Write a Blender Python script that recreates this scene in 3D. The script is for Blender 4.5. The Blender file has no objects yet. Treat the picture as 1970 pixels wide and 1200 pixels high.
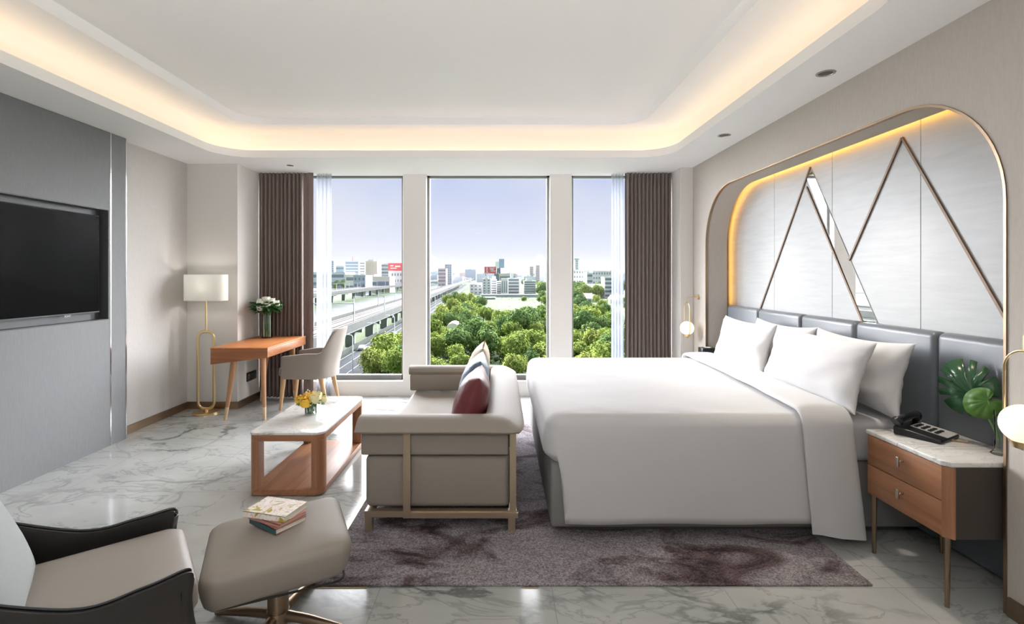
import bpy, bmesh, math, random
from mathutils import Vector, Matrix, noise
random.seed(7)
sc = bpy.context.scene
C = sc.collection
PI = math.pi
H = 1.45                     # eye height

# ------------------------------------------------------------------ camera
cam = bpy.data.cameras.new('camera'); co = bpy.data.objects.new('camera', cam); C.objects.link(co)
co.location = (0, 0, H); co.rotation_euler = (PI/2, 0, 0)
cam.sensor_width = 36; cam.lens = 36*980/1970
cam.shift_x = 22/1970; cam.shift_y = -70/1970
cam.clip_end = 9000
sc.camera = co
sc.view_settings.view_transform = 'Standard'; sc.view_settings.look = 'None'
sc.view_settings.gamma = 1; sc.view_settings.use_curve_mapping = False
sc.view_settings.exposure = 0.1
sc.cycles.max_bounces = 8; sc.cycles.diffuse_bounces = 5; sc.cycles.glossy_bounces = 4
sc.cycles.transmission_bounces = 8; sc.cycles.transparent_max_bounces = 16
sc.cycles.sample_clamp_indirect = 6; sc.cycles.caustics_refractive = False; sc.cycles.caustics_reflective = False

# ------------------------------------------------------------------ world: hazy sky with thin cloud
w = bpy.data.worlds.new('sky'); sc.world = w; w.use_nodes = True
nt = w.node_tree; N = nt.nodes; L = nt.links
bg = N['Background']
tc = N.new('ShaderNodeTexCoord'); sx = N.new('ShaderNodeSeparateXYZ'); L.new(tc.outputs['Generated'], sx.inputs[0])
cr = N.new('ShaderNodeValToRGB'); L.new(sx.outputs['Z'], cr.inputs[0])
e = cr.color_ramp.elements
e[0].position = 0.0; e[0].color = (.72, .725, .80, 1)
e[1].position = .5; e[1].color = (.34, .45, .76, 1)
k = e.new(.09); k.color = (.64, .68, .82, 1)
k = e.new(.22); k.color = (.46, .54, .78, 1)
mp = N.new('ShaderNodeMapping'); L.new(tc.outputs['Generated'], mp.inputs[0]); mp.inputs['Scale'].default_value = (1, 1, 1.8)
nz = N.new('ShaderNodeTexNoise'); L.new(mp.outputs[0], nz.inputs['Vector']); nz.inputs['Scale'].default_value = 3.0; nz.inputs['Detail'].default_value = 7; nz.inputs['Roughness'].default_value = .55
cr2 = N.new('ShaderNodeValToRGB'); L.new(nz.outputs[0], cr2.inputs[0]); cr2.color_ramp.elements[0].position = .40; cr2.color_ramp.elements[1].position = .72
mm = N.new('ShaderNodeMath'); mm.operation = 'MULTIPLY'; L.new(cr2.outputs[0], mm.inputs[0]); mm.inputs[1].default_value = .9
mx = N.new('ShaderNodeMix'); mx.data_type = 'RGBA'; L.new(mm.outputs[0], mx.inputs[0]); L.new(cr.outputs[0], mx.inputs[6]); mx.inputs[7].default_value = (.70, .72, .80, 1)
L.new(mx.outputs[2], bg.inputs[0]); bg.inputs[1].default_value = 1.0

def light(name, kind, loc, rot, energy, color=(1, 1, 1), **kw):
    l = bpy.data.lights.new(name, kind); l.energy = energy; l.color = color
    for a, b in kw.items(): setattr(l, a, b)
    o = bpy.data.objects.new(name, l); C.objects.link(o); o.location = loc; o.rotation_euler = rot
    return o
# veiled sun outside the windows for soft daylight, plus two added fill suns
def veiled_sun(name, az, el, energy, ang):
    """az: degrees to the right of straight out of the windows; light travels back into the room"""
    o = light(name, 'SUN', (0, 30, 40), (0, 0, 0), energy, (.965, .97, 1.0), angle=math.radians(ang))
    d = -Vector((math.sin(math.radians(az))*math.cos(math.radians(el)), math.cos(math.radians(az))*math.cos(math.radians(el)), math.sin(math.radians(el))))
    o.rotation_euler = d.to_track_quat('-Z', 'Y').to_euler(); return o
veiled_sun('veiled_sun', -56, 20, 21.0, 50)
veiled_sun('fill_sun_right', 56, 20, 15.0, 50)
veiled_sun('fill_sun_front', 0, 28, 12.5, 80)
# brightness of the room's lamps and of the added fill lights
E_COVE = 3.8; E_NICHE = 16.0; E_FILL_PANEL = 15.0; E_GLOBE = 1.0; E_SHADE = .8; E_SPOT = 70.0; E_UPLIGHT = 170.0

# ------------------------------------------------------------------ helpers
def tag(o, label=None, cat=None, group=None, kind=None):
    if label: o['label'] = label
    if cat: o['category'] = cat
    if group: o['group'] = group
    if kind: o['kind'] = kind
    return o
def thing(name, label, cat, loc=(0, 0, 0), rz=0, group=None):
    o = bpy.data.objects.new(name, None); C.objects.link(o); o.empty_display_size = .1
    o.location = loc; o.rotation_euler = (0, 0, rz)
    return tag(o, label, cat, group)
def wmat(o):
    m = Matrix.Identity(4)
    while o is not None:
        m = Matrix.LocRotScale(o.location, o.rotation_euler, o.scale) @ m; o = o.parent
    return m
def copy_tree(o, parent=None):
    c = o.copy(); C.objects.link(c); c.parent = parent
    for ch in list(o.children): copy_tree(ch, c)
    return c

class MB:
    def __init__(s): s.v = []; s.f = []
    def add(s, vs, fs):
        b = len(s.v); s.v += [tuple(q) for q in vs]; s.f += [tuple(i+b for i in f) for f in fs]; return s
    def box(s, x0, x1, y0, y1, z0, z1):
        return s.add([(x0,y0,z0),(x1,y0,z0),(x1,y1,z0),(x0,y1,z0),(x0,y0,z1),(x1,y0,z1),(x1,y1,z1),(x0,y1,z1)],
                     [(0,3,2,1),(4,5,6,7),(0,1,5,4),(1,2,6,5),(2,3,7,6),(3,0,4,7)])
    def prism(s, poly, z0, z1, axis='z'):
        n = len(poly)
        def P(a, b, c):
            return (a, b, c) if axis == 'z' else ((c, a, b) if axis == 'x' else (a, c, b))
        vs = [P(a, b, z0) for a, b in poly] + [P(a, b, z1) for a, b in poly]
        fs = [tuple(range(n-1, -1, -1)), tuple(range(n, 2*n))] + [(i, (i+1) % n, (i+1) % n+n, i+n) for i in range(n)]
        return s.add(vs, fs)
    def ring(s, outer, inner, z0, z1, axis='z'):
        n = len(outer)
        def P(a, b, c):
            return (a, b, c) if axis == 'z' else ((c, a, b) if axis == 'x' else (a, c, b))
        vs = [P(a, b, z) for z in (z0, z1) for pl in (outer, inner) for a, b in pl]
        fs = []
        for i in range(n):
            j = (i+1) % n
            fs += [(i, j, j+n, i+n), (2*n+i, 3*n+i, 3*n+j, 2*n+j), (i, i+2*n, j+2*n, j), (i+n, j+n, j+3*n, i+3*n)]
        return s.add(vs, fs)
    def tube(s, pts, r, seg=10, closed=False, cap=True, flat=None):
        pts = [Vector(p) for p in pts]; n = len(pts); rr = r if isinstance(r, (list, tuple)) else [r]*n
        fr = []; up = None
        for i in range(n):
            a = pts[(i-1) % n] if (i > 0 or closed) else pts[i]; b = pts[(i+1) % n] if (i < n-1 or closed) else pts[i]
            t = (b-a).normalized()
            if up is None:
                up = Vector((0, 0, 1)) if abs(t.z) < .9 else Vector((0, 1, 0))
            u = (up - t*up.dot(t)).normalized(); v = t.cross(u); up = u; fr.append((u, v))
        vs = []
        for i in range(n):
            u, v = fr[i]
            for q in range(seg):
                a = 2*PI*q/seg
                fx, fy = (1, 1) if flat is None else flat
                vs.append(pts[i] + u*math.cos(a)*rr[i]*fx + v*math.sin(a)*rr[i]*fy)
        fs = []
        for i in range(n if closed else n-1):
            for q in range(seg):
                j = (i+1) % n; p = (q+1) % seg
                fs.append((i*seg+q, i*seg+p, j*seg+p, j*seg+q))
        if cap and not closed:
            fs.append(tuple(range(seg-1, -1, -1))); fs.append(tuple((n-1)*seg+q for q in range(seg)))
        return s.add(vs, fs)
    def lathe(s, prof, c=(0, 0, 0), seg=28, sx=1, sy=1):
        vs = []; n = len(prof)
        for r, z in prof:
            for q in range(seg):
                a = 2*PI*q/seg; vs.append((c[0]+r*math.cos(a)*sx, c[1]+r*math.sin(a)*sy, c[2]+z))
        fs = [(i*seg+q, i*seg+(q+1) % seg, (i+1)*seg+(q+1) % seg, (i+1)*seg+q) for i in range(n-1) for q in range(seg)]
        if prof[0][0] > 1e-5: fs.append(tuple(range(seg-1, -1, -1)))
        if prof[-1][0] > 1e-5: fs.append(tuple((n-1)*seg+q for q in range(seg)))
        return s.add(vs, fs)
    def sphere(s, c, r, seg=16, rings=10, sz=1):
        return s.lathe([(max(r*math.sin(PI*i/rings), 0), -r*math.cos(PI*i/rings)*sz) for i in range(rings+1)], c, seg)
    def grid(s, P, nu, nv, close_u=False):
        vs = [P(i, j) for i in range(nu) for j in range(nv)]
        fs = [(i*nv+j, ((i+1) % nu)*nv+j, ((i+1) % nu)*nv+j+1, i*nv+j+1) for i in range(nu if close_u else nu-1) for j in range(nv-1)]
        return s.add(vs, fs)
    def build(s, name, m, parent=None, bev=0, seg=2, smooth=True, sub=0, solid=0, world=False, ang=35, soff=-1):
        vs = s.v
        if world and parent is not None:
            inv = wmat(parent).inverted(); vs = [inv @ Vector(q) for q in vs]
        me = bpy.data.meshes.new(name); me.from_pydata([tuple(q) for q in vs], [], s.f)
        bm = bmesh.new(); bm.from_mesh(me)
        bmesh.ops.remove_doubles(bm, verts=bm.verts, dist=1e-5)
        bmesh.ops.recalc_face_normals(bm, faces=bm.faces)
        if smooth:
            th = math.radians(ang)
            for fc in bm.faces: fc.smooth = True
            for ed in bm.edges:
                if len(ed.link_faces) == 2 and ed.calc_face_angle(0) > th: ed.smooth = False
        bm.to_mesh(me); bm.free()
        o = bpy.data.objects.new(name, me); C.objects.link(o); o.parent = parent
        if m: me.materials.append(m)
        if solid:
            q = o.modifiers.new('solid', 'SOLIDIFY'); q.thickness = solid; q.offset = soff
        if bev:
            q = o.modifiers.new('bevel', 'BEVEL'); q.width = bev; q.segments = seg; q.limit_method = 'ANGLE'; q.angle_limit = math.radians(40)
            q.harden_normals = False
            for ed in me.edges: ed.use_edge_sharp = False
            q.use_clamp_overlap = True
            if seg < 2: pass
        if sub:
            q = o.modifiers.new('sub', 'SUBSURF'); q.levels = sub; q.render_levels = sub
            for ed in me.edges: ed.use_edge_sharp = False
        return o
def struct(o): o['kind'] = 'structure'; return o
def rrect(x0, x1, y0, y1, r, n=6):
    rs = r if isinstance(r, (list, tuple)) else [r]*4      # corners: (x0,y0) (x1,y0) (x1,y1) (x0,y1)
    out = []
    for (cx, cy, a0, rr) in ((x0, y0, PI, rs[0]), (x1, y0, 1.5*PI, rs[1]), (x1, y1, 0, rs[2]), (x0, y1, .5*PI, rs[3])):
        ccx = cx + (rr if cx == x0 else -rr); ccy = cy + (rr if cy == y0 else -rr)
        for i in range(n+1):
            a = a0 + .5*PI*i/n; out.append((ccx+rr*math.cos(a), ccy+rr*math.sin(a)))
    return out
def smooth_path(pts, n=8, closed=False):
    P = [Vector(p) for p in pts]; out = []; m = len(P)
    for i in range(m if closed else m-1):
        a = P[(i-1) % m] if (closed or i > 0) else P[i]; b = P[i]; c = P[(i+1) % m]; d = P[(i+2) % m] if (closed or i < m-2) else c
        for k in range(n):
            t = k/n; out.append(.5*((2*b)+(c-a)*t+(2*a-5*b+4*c-d)*t*t+(3*b-a-3*c+d)*t**3))
    if not closed: out.append(P[-1])
    return out
def nz3(x, y, z=0): return noise.noise(Vector((x, y, z)))

# ------------------------------------------------------------------ materials
def mat(name, col=(.5, .5, .5), rough=.6, metal=0, spec=.5, bump=0, bscale=60, bdist=.01, emit=None, es=0, trans=0, ior=1.45, sheen=0, coat=0, noise_col=None, nscale=5, stretch=(1, 1, 1), alpha=1):
    m = bpy.data.materials.new(name); m.use_nodes = True; n = m.node_tree.nodes; l = m.node_tree.links; p = n['Principled BSDF']
    p.inputs['Base Color'].default_value = (*col, 1); p.inputs['Roughness'].default_value = rough; p.inputs['Metallic'].default_value = metal
    p.inputs['Specular IOR Level'].default_value = spec; p.inputs['Transmission Weight'].default_value = trans; p.inputs['IOR'].default_value = ior
    p.inputs['Sheen Weight'].default_value = sheen; p.inputs['Coat Weight'].default_value = coat; p.inputs['Alpha'].default_value = alpha
    if emit: p.inputs['Emission Color'].default_value = (*emit, 1); p.inputs['Emission Strength'].default_value = es
    if bump or noise_col:
        t = n.new('ShaderNodeTexCoord'); mpp = n.new('ShaderNodeMapping'); l.new(t.outputs['Object'], mpp.inputs[0]); mpp.inputs['Scale'].default_value = stretch
    if noise_col:
        q = n.new('ShaderNodeTexNoise'); l.new(mpp.outputs[0], q.inputs['Vector']); q.inputs['Scale'].default_value = nscale; q.inputs['Detail'].default_value = 6
        x = n.new('ShaderNodeMix'); x.data_type = 'RGBA'; r = n.new('ShaderNodeValToRGB'); l.new(q.outputs[0], r.inputs[0]); r.color_ramp.elements[0].position = .35; r.color_ramp.elements[1].position = .65
        l.new(r.outputs[0], x.inputs[0]); x.inputs[6].default_value = (*col, 1); x.inputs[7].default_value = (*noise_col, 1); l.new(x.outputs[2], p.inputs['Base Color'])
    if bump:
        q = n.new('ShaderNodeTexNoise'); l.new(mpp.outputs[0], q.inputs['Vector']); q.inputs['Scale'].default_value = bscale; q.inputs['Detail'].default_value = 4
        b = n.new('ShaderNodeBump'); l.new(q.outputs[0], b.inputs['Height']); b.inputs['Strength'].default_value = bump; b.inputs['Distance'].default_value = bdist; l.new(b.outputs[0], p.inputs['Normal'])
    return m
def wood(name, c1, c2, axis=1, rough=.4, sc_=3.0):
    m = bpy.data.materials.new(name); m.use_nodes = True; n = m.node_tree.nodes; l = m.node_tree.links; p = n['Principled BSDF']
    t = n.new('ShaderNodeTexCoord'); mpp = n.new('ShaderNodeMapping'); l.new(t.outputs['Object'], mpp.inputs[0])
    s3 = [9, 9, 9]; s3[axis] = .5; mpp.inputs['Scale'].default_value = [v*sc_ for v in s3]
    q = n.new('ShaderNodeTexNoise'); l.new(mpp.outputs[0], q.inputs['Vector']); q.inputs['Scale'].default_value = 1; q.inputs['Detail'].default_value = 8; q.inputs['Distortion'].default_value = .8
    r = n.new('ShaderNodeValToRGB'); l.new(q.outputs[0], r.inputs[0]); r.color_ramp.elements[0].position = .3; r.color_ramp.elements[1].position = .72
    r.color_ramp.elements[0].color = (*c1, 1); r.color_ramp.elements[1].color = (*c2, 1); l.new(r.outputs[0], p.inputs['Base Color'])
    p.inputs['Roughness'].default_value = rough; return m
def marble(name, base, vein, scale, rough, vw=.035, tile=None, cloud=(.6, .6, .58)):
    m = bpy.data.materials.new(name); m.use_nodes = True; n = m.node_tree.nodes; l = m.node_tree.links; p = n['Principled BSDF']
    t = n.new('ShaderNodeTexCoord'); mpp = n.new('ShaderNodeMapping'); l.new(t.outputs['Object'], mpp.inputs[0]); mpp.inputs['Scale'].default_value = (scale, scale*1.5, scale); mpp.inputs['Rotation'].default_value = (0, 0, .35)
    def ridge(s, det, dist, width, off):
        m2 = n.new('ShaderNodeMapping'); l.new(mpp.outputs[0], m2.inputs[0]); m2.inputs['Location'].default_value = (off, off*1.7, 0)
        q = n.new('ShaderNodeTexNoise'); l.new(m2.outputs[0], q.inputs['Vector']); q.inputs['Scale'].default_value = s; q.inputs['Detail'].default_value = det; q.inputs['Distortion'].default_value = dist; q.inputs['Roughness'].default_value = .58
        a = n.new('ShaderNodeMath'); a.operation = 'SUBTRACT'; l.new(q.outputs[0], a.inputs[0]); a.inputs[1].default_value = .5
        b = n.new('ShaderNodeMath'); b.operation = 'ABSOLUTE'; l.new(a.outputs[0], b.inputs[0])
        c = n.new('ShaderNodeMapRange'); l.new(b.outputs[0], c.inputs[0]); c.inputs[1].default_value = 0; c.inputs[2].default_value = width; c.inputs[3].default_value = 1; c.inputs[4].default_value = 0; c.interpolation_type = 'SMOOTHSTEP'
        return c.outputs[0]
    r1 = ridge(.85, 7, .7, vw, 3.1); r2 = ridge(1.9, 6, 1.1, vw*.7, 9.4)
    q = n.new('ShaderNodeTexNoise'); l.new(mpp.outputs[0], q.inputs['Vector']); q.inputs['Scale'].default_value = 1.3; q.inputs['Detail'].default_value = 5
    mk = n.new('ShaderNodeMapRange'); l.new(q.outputs[0], mk.inputs[0]); mk.inputs[1].default_value = .42; mk.inputs[2].default_value = .62
    x0 = n.new('ShaderNodeMix'); x0.data_type = 'RGBA'; l.new(mk.outputs[0], x0.inputs[0]); x0.inputs[6].default_value = (*base, 1); x0.inputs[7].default_value = (*cloud, 1)
    h = n.new('ShaderNodeMath'); h.operation = 'MULTIPLY'; l.new(r2, h.inputs[0]); h.inputs[1].default_value = .38
    h1 = n.new('ShaderNodeMath'); h1.operation = 'MULTIPLY'; l.new(r1, h1.inputs[0]); l.new(mk.outputs[0], h1.inputs[1])
    mxx = n.new('ShaderNodeMath'); mxx.operation = 'MAXIMUM'; l.new(h1.outputs[0], mxx.inputs[0]); l.new(h.outputs[0], mxx.inputs[1])
    mu = n.new('ShaderNodeMath'); mu.operation = 'MULTIPLY'; l.new(mxx.outputs[0], mu.inputs[0]); mu.inputs[1].default_value = .8
    x1 = n.new('ShaderNodeMix'); x1.data_type = 'RGBA'; l.new(mu.outputs[0], x1.inputs[0]); l.new(x0.outputs[2], x1.inputs[6]); x1.inputs[7].default_value = (*vein, 1)
    out = x1.outputs[2]
    if tile:
        tw, th, ox, oy = tile; sxx = n.new('ShaderNodeSeparateXYZ'); l.new(t.outputs['Object'], sxx.inputs[0])
        def line(sock, size, off):
            a = n.new('ShaderNodeMath'); a.operation = 'SUBTRACT'; l.new(sock, a.inputs[0]); a.inputs[1].default_value = off
            b = n.new('ShaderNodeMath'); b.operation = 'PINGPONG'; l.new(a.outputs[0], b.inputs[0]); b.inputs[1].default_value = size/2
            c = n.new('ShaderNodeMath'); c.operation = 'LESS_THAN'; l.new(b.outputs[0], c.inputs[0]); c.inputs[1].default_value = .0022
            return c.outputs[0]
        la = line(sxx.outputs['X'], tw, ox); lb = line(sxx.outputs['Y'], th, oy)
        o2 = n.new('ShaderNodeMath'); o2.operation = 'MAXIMUM'; l.new(la, o2.inputs[0]); l.new(lb, o2.inputs[1])
        o3 = n.new('ShaderNodeMath'); o3.operation = 'MULTIPLY'; l.new(o2.outputs[0], o3.inputs[0]); o3.inputs[1].default_value = .45
        x2 = n.new('ShaderNodeMix'); x2.data_type = 'RGBA'; l.new(o3.outputs[0], x2.inputs[0]); l.new(out, x2.inputs[6]); x2.inputs[7].default_value = (.2, .2, .18, 1); out = x2.outputs[2]
    l.new(out, p.inputs['Base Color']); p.inputs['Roughness'].default_value = rough; p.inputs['Specular IOR Level'].default_value = .5
    return m

M = {}
M['ceiling'] = mat('white_plaster', (.89, .88, .875), .9)
M['wallpaper'] = mat('beige_wallcovering', (.545, .525, .505), .8, bump=.12, bscale=160, bdist=.002, noise_col=(.515, .495, .475), nscale=90, stretch=(1, 1, .2))
M['wall_pale'] = mat('pale_wallcovering', (.68, .66, .63), .8, bump=.12, bscale=160, bdist=.002)
M['wall_rest'] = mat('off_white_wall', (.82, .80, .78), .85)
M['greypanel'] = mat('grey_wallcovering', (.175, .182, .188), .6, bump=.15, bscale=140, bdist=.002, noise_col=(.16, .167, .174), nscale=120, stretch=(1, 1, .15))
M['niche_dark'] = mat('dark_grey_laminate', (.075, .078, .085), .5)
M['niche_grey'] = mat('mid_grey_laminate', (.075, .08, .085), .5)
M['frame'] = mat('grey_aluminium', (.17, .175, .17), .4, metal=.3)
M['mullion'] = mat('cream_paint', (.83, .81, .78), .6)
M['sill'] = mat('white_stone_sill', (.8, .79, .77), .25)
M['floor'] = marble('polished_marble_tiles', (.50, .51, .495), (.085, .095, .09), .85, .13, .030, (.7957, 1.05, -2.945, 2.366), (.40, .415, .40))
M['marble_top'] = marble('white_marble', (.80, .79, .77), (.33, .32, .31), 2.6, .12, .03, None, (.70, .69, .67))
M['brass'] = mat('brushed_brass', (.72, .55, .30), .28, metal=1)
M['bronze'] = mat('bronze_metal', (.32, .235, .165), .35, metal=1)
M['dark_bronze'] = mat('dull_bronze_strip', (.17, .125, .095), .55, metal=.6)
M['champ'] = mat('champagne_metal', (.46, .37, .27), .42, metal=.85)
M['chrome'] = mat('polished_steel', (.75, .75, .76), .12, metal=1)
M['nickel'] = mat('brushed_nickel', (.55, .52, .47), .25, metal=1)
M['wood'] = wood('walnut_wood', (.27, .12, .06), (.42, .20, .10))
M['woodx'] = wood('walnut_wood_crosswise', (.27, .12, .06), (.42, .20, .10), 0)
M['woodv'] = wood('walnut_wood_upright', (.26, .115, .058), (.40, .19, .095), 2)
M['desk'] = wood('cherry_wood', (.44, .15, .045), (.60, .23, .075), 1, .45)
M['deskx'] = wood('cherry_wood_front', (.27, .10, .04), (.40, .16, .065), 0, .35)
M['leg_wood'] = wood('light_walnut_leg', (.36, .18, .09), (.5, .27, .14), 2)
M['leg_tip'] = wood('pale_wood_tip', (.6, .42, .27), (.7, .52, .34), 2)
M['chairleg'] = wood('oak_leg', (.5, .30, .15), (.66, .42, .23), 2)
M['taupe'] = mat('taupe_leather', (.27, .235, .203), .56, bump=.08, bscale=220, bdist=.002)
M['taupe_fabric'] = mat('taupe_fabric', (.27, .235, .205), .85, bump=.3, bscale=400, bdist=.002, sheen=.3)
M['seat_leather'] = mat('warm_grey_leather', (.31, .275, .245), .45, bump=.08, bscale=220, bdist=.002)
M['dark_leather'] = mat('charcoal_leather', (.022, .020, .019), .42, bump=.1, bscale=200, bdist=.002)
M['back_fabric'] = mat('pale_grey_woven_fabric', (.42, .45, .45), .9, bump=.5, bscale=350, bdist=.002)
M['slate'] = mat('slate_blue_leather', (.12, .135, .155), .36, bump=.06, bscale=200, bdist=.002)
M['base_grey'] = mat('grey_bed_upholstery', (.22, .215, .21), .75, bump=.2, bscale=260, bdist=.002)
M['plinth'] = mat('dark_plinth', (.10, .10, .105), .6)
M['linen'] = mat('white_cotton', (.53, .53, .54), .85, bump=.25, bscale=7, bdist=.012, sheen=.2)
M['linen_flat'] = mat('white_cotton_duvet', (.53, .53, .54), .85, bump=.18, bscale=3, bdist=.02, sheen=.2)
M['silver_panel'] = mat('silver_grey_wallcovering', (.39, .405, .415), .42, bump=.2, bscale=40, bdist=.003, noise_col=(.355, .37, .38), nscale=30, stretch=(1, .12, 1))
M['mirror'] = mat('mirror_glass', (.92, .94, .93), .01, metal=1)
M['tv'] = mat('black_screen_glass', (.002, .002, .0025), .28, spec=.015)
M['black_plastic'] = mat('black_plastic', (.012, .013, .016), .3)
M['grey_plastic'] = mat('light_grey_plastic', (.5, .5, .5), .4)
M['led'] = mat('warm_led_strip', (1, .7, .35), .5, emit=(1.0, .75, .47), es=E_COVE)
M['led_niche'] = mat('amber_led_strip', (1, .6, .2), .5, emit=(1.0, .50, .10), es=E_NICHE)
M['globe'] = mat('opal_glass_globe', (.95, .9, .8), .25, emit=(1.0, .80, .52), es=E_GLOBE)
M['fill_panel'] = mat('fill_panel_emitter', (.9, .9, .9), .5, emit=(1.0, .96, .93), es=E_FILL_PANEL)  # emitter of the added fill panels
M['paper'] = mat('book_pages', (.78, .74, .66), .9)
M['white_rose'] = mat('white_rose_petals', (.88, .87, .74), .7)
M['yellow_rose'] = mat('yellow_petals', (.90, .56, .06), .65)
M['cream_rose'] = mat('cream_petals', (.88, .80, .46), .65)
M['leaf'] = mat('dark_green_leaves', (.05, .14, .04), .5)
M['leaf_fresh'] = mat('fresh_green_leaf', (.06, .15, .02), .45)
M['leaf_dark'] = mat('deep_green_leaf', (.025, .085, .035), .25)
M['stem'] = mat('green_stems', (.10, .22, .05), .5)
M['burgundy'] = mat('burgundy_satin', (.16, .035, .04), .45, bump=.6, bscale=14, bdist=.01)
M['blue_cush'] = mat('slate_blue_satin', (.12, .19, .29), .45, bump=.5, bscale=12, bdist=.01)
M['cream_cush'] = mat('cream_cotton', (.62, .53, .40), .8)
M['curtain'] = mat('mauve_brown_curtain', (.20, .152, .138), .85, bump=.2, bscale=200, bdist=.002, sheen=.3)
M['pencil'] = mat('varnished_pencil', (.33, .19, .10), .4)

def shell(name, col, t, tr):
    m = bpy.data.materials.new(name); m.use_nodes = True; n = m.node_tree.nodes; l = m.node_tree.links; n.clear()
    o = n.new('ShaderNodeOutputMaterial'); d = n.new('ShaderNodeBsdfDiffuse'); d.inputs[0].default_value = (*col, 1)
    tl = n.new('ShaderNodeBsdfTranslucent'); tl.inputs[0].default_value = (*col, 1); tp = n.new('ShaderNodeBsdfTransparent')
    a = n.new('ShaderNodeMixShader'); a.inputs[0].default_value = t; l.new(d.outputs[0], a.inputs[1]); l.new(tl.outputs[0], a.inputs[2])
    b = n.new('ShaderNodeMixShader'); b.inputs[0].default_value = tr; l.new(a.outputs[0], b.inputs[1]); l.new(tp.outputs[0], b.inputs[2]); l.new(b.outputs[0], o.inputs[0]); return m
M['sheer'] = shell('white_sheer_voile', (.36, .39, .45), .5, .34)
M['shade'] = shell('ivory_linen_shade', (.86, .86, .83), .5, 0.0)
def clear_glass(name, gl=.06, col=(1, 1, 1)):
    m = bpy.data.materials.new(name); m.use_nodes = True; n = m.node_tree.nodes; l = m.node_tree.links; n.clear()
    o = n.new('ShaderNodeOutputMaterial'); tp = n.new('ShaderNodeBsdfTransparent'); tp.inputs[0].default_value = (*col, 1); g = n.new('ShaderNodeBsdfGlossy'); g.inputs['Roughness'].default_value = .02
    fr = n.new('ShaderNodeFresnel'); fr.inputs[0].default_value = 1.3; mu = n.new('ShaderNodeMath'); mu.operation = 'MULTIPLY'; mu.inputs[1].default_value = gl; l.new(fr.outputs[0], mu.inputs[0])
    b = n.new('ShaderNodeMixShader'); l.new(mu.outputs[0], b.inputs[0]); l.new(tp.outputs[0], b.inputs[1]); l.new(g.outputs[0], b.inputs[2]); l.new(b.outputs[0], o.inputs[0]); return m
M['pane'] = clear_glass('window_glass', .05)
M['vase_glass'] = clear_glass('vase_glass', 3.0, (.93, .96, .94))
M['water'] = clear_glass('vase_water', 1.5, (.86, .92, .86))

# rug: abstract plum, grey and charcoal patches
def rug_mat():
    m = bpy.data.materials.new('abstract_plum_grey_pile'); m.use_nodes = True; n = m.node_tree.nodes; l = m.node_tree.links; p = n['Principled BSDF']
    t = n.new('ShaderNodeTexCoord'); mpp = n.new('ShaderNodeMapping'); l.new(t.outputs['Object'], mpp.inputs[0]); mpp.inputs['Scale'].default_value = (1, 2.0, 1)
    q = n.new('ShaderNodeTexNoise'); l.new(mpp.outputs[0], q.inputs['Vector']); q.inputs['Scale'].default_value = 1.5; q.inputs['Detail'].default_value = 9; q.inputs['Roughness'].default_value = .66; q.inputs['Distortion'].default_value = 1.2
    r = n.new('ShaderNodeValToRGB'); l.new(q.outputs[0], r.inputs[0]); el = r.color_ramp.elements
    el[0].position = .34; el[0].color = (.055, .042, .048, 1); el[1].position = .72; el[1].color = (.34, .31, .32, 1)
    for ps, c in ((.41, (.13, .095, .10, 1)), (.46, (.20, .18, .195, 1)), (.53, (.30, .27, .285, 1)), (.62, (.25, .225, .25, 1))):
        k2 = el.new(ps); k2.color = c
    q2 = n.new('ShaderNodeTexNoise'); l.new(t.outputs['Object'], q2.inputs['Vector']); q2.inputs['Scale'].default_value = 120; q2.inputs['Detail'].default_value = 3
    mr = n.new('ShaderNodeMapRange'); l.new(q2.outputs[0], mr.inputs[0]); mr.inputs[1].default_value = .3; mr.inputs[2].default_value = .7; mr.inputs[3].default_value = .45; mr.inputs[4].default_value = 1.5
    x = n.new('ShaderNodeVectorMath'); x.operation = 'SCALE'; l.new(r.outputs[0], x.inputs[0]); l.new(mr.outputs[0], x.inputs['Scale']); l.new(x.outputs[0], p.inputs['Base Color'])
    p.inputs['Roughness'].default_value = .95; p.inputs['Specular IOR Level'].default_value = .1
    b = n.new('ShaderNodeBump'); l.new(q2.outputs[0], b.inputs['Height']); b.inputs['Strength'].default_value = .6; b.inputs['Distance'].default_value = .006; l.new(b.outputs[0], p.inputs['Normal']); return m
M['rug'] = rug_mat()
def floral():
    m = bpy.data.materials.new('floral_book_cover'); m.use_nodes = True; n = m.node_tree.nodes; l = m.node_tree.links; p = n['Principled BSDF']
    t = n.new('ShaderNodeTexCoord'); q = n.new('ShaderNodeTexNoise'); l.new(t.outputs['Object'], q.inputs['Vector']); q.inputs['Scale'].default_value = 14; q.inputs['Detail'].default_value = 2; q.inputs['Distortion'].default_value = 1.5
    r = n.new('ShaderNodeValToRGB'); l.new(q.outputs[0], r.inputs[0]); el = r.color_ramp.elements; el[0].position = .36; el[0].color = (.42, .32, .06, 1); el[1].position = .43; el[1].color = (.80, .72, .62, 1)
    for ps, c in ((.40, (.55, .45, .15, 1)), (.52, (.84, .80, .74, 1)), (.56, (.75, .48, .42, 1)), (.59, (.86, .83, .78, 1))):
        k2 = el.new(ps); k2.color = c
    l.new(r.outputs[0], p.inputs['Base Color']); p.inputs['Roughness'].default_value = .4; return m
M['floral'] = floral()

# ================================================================== ROOM SHELL
XR = 2.171; XL = -3.42; XP = -3.33; ZC = 2.67; YW = 6.144; YB = -2.6; ZT = 2.95
struct(MB().box(XL-.2, 2.7, YB-.2, YW+.30, -.10, 0).build('floor', M['floor'], smooth=False))
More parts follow.
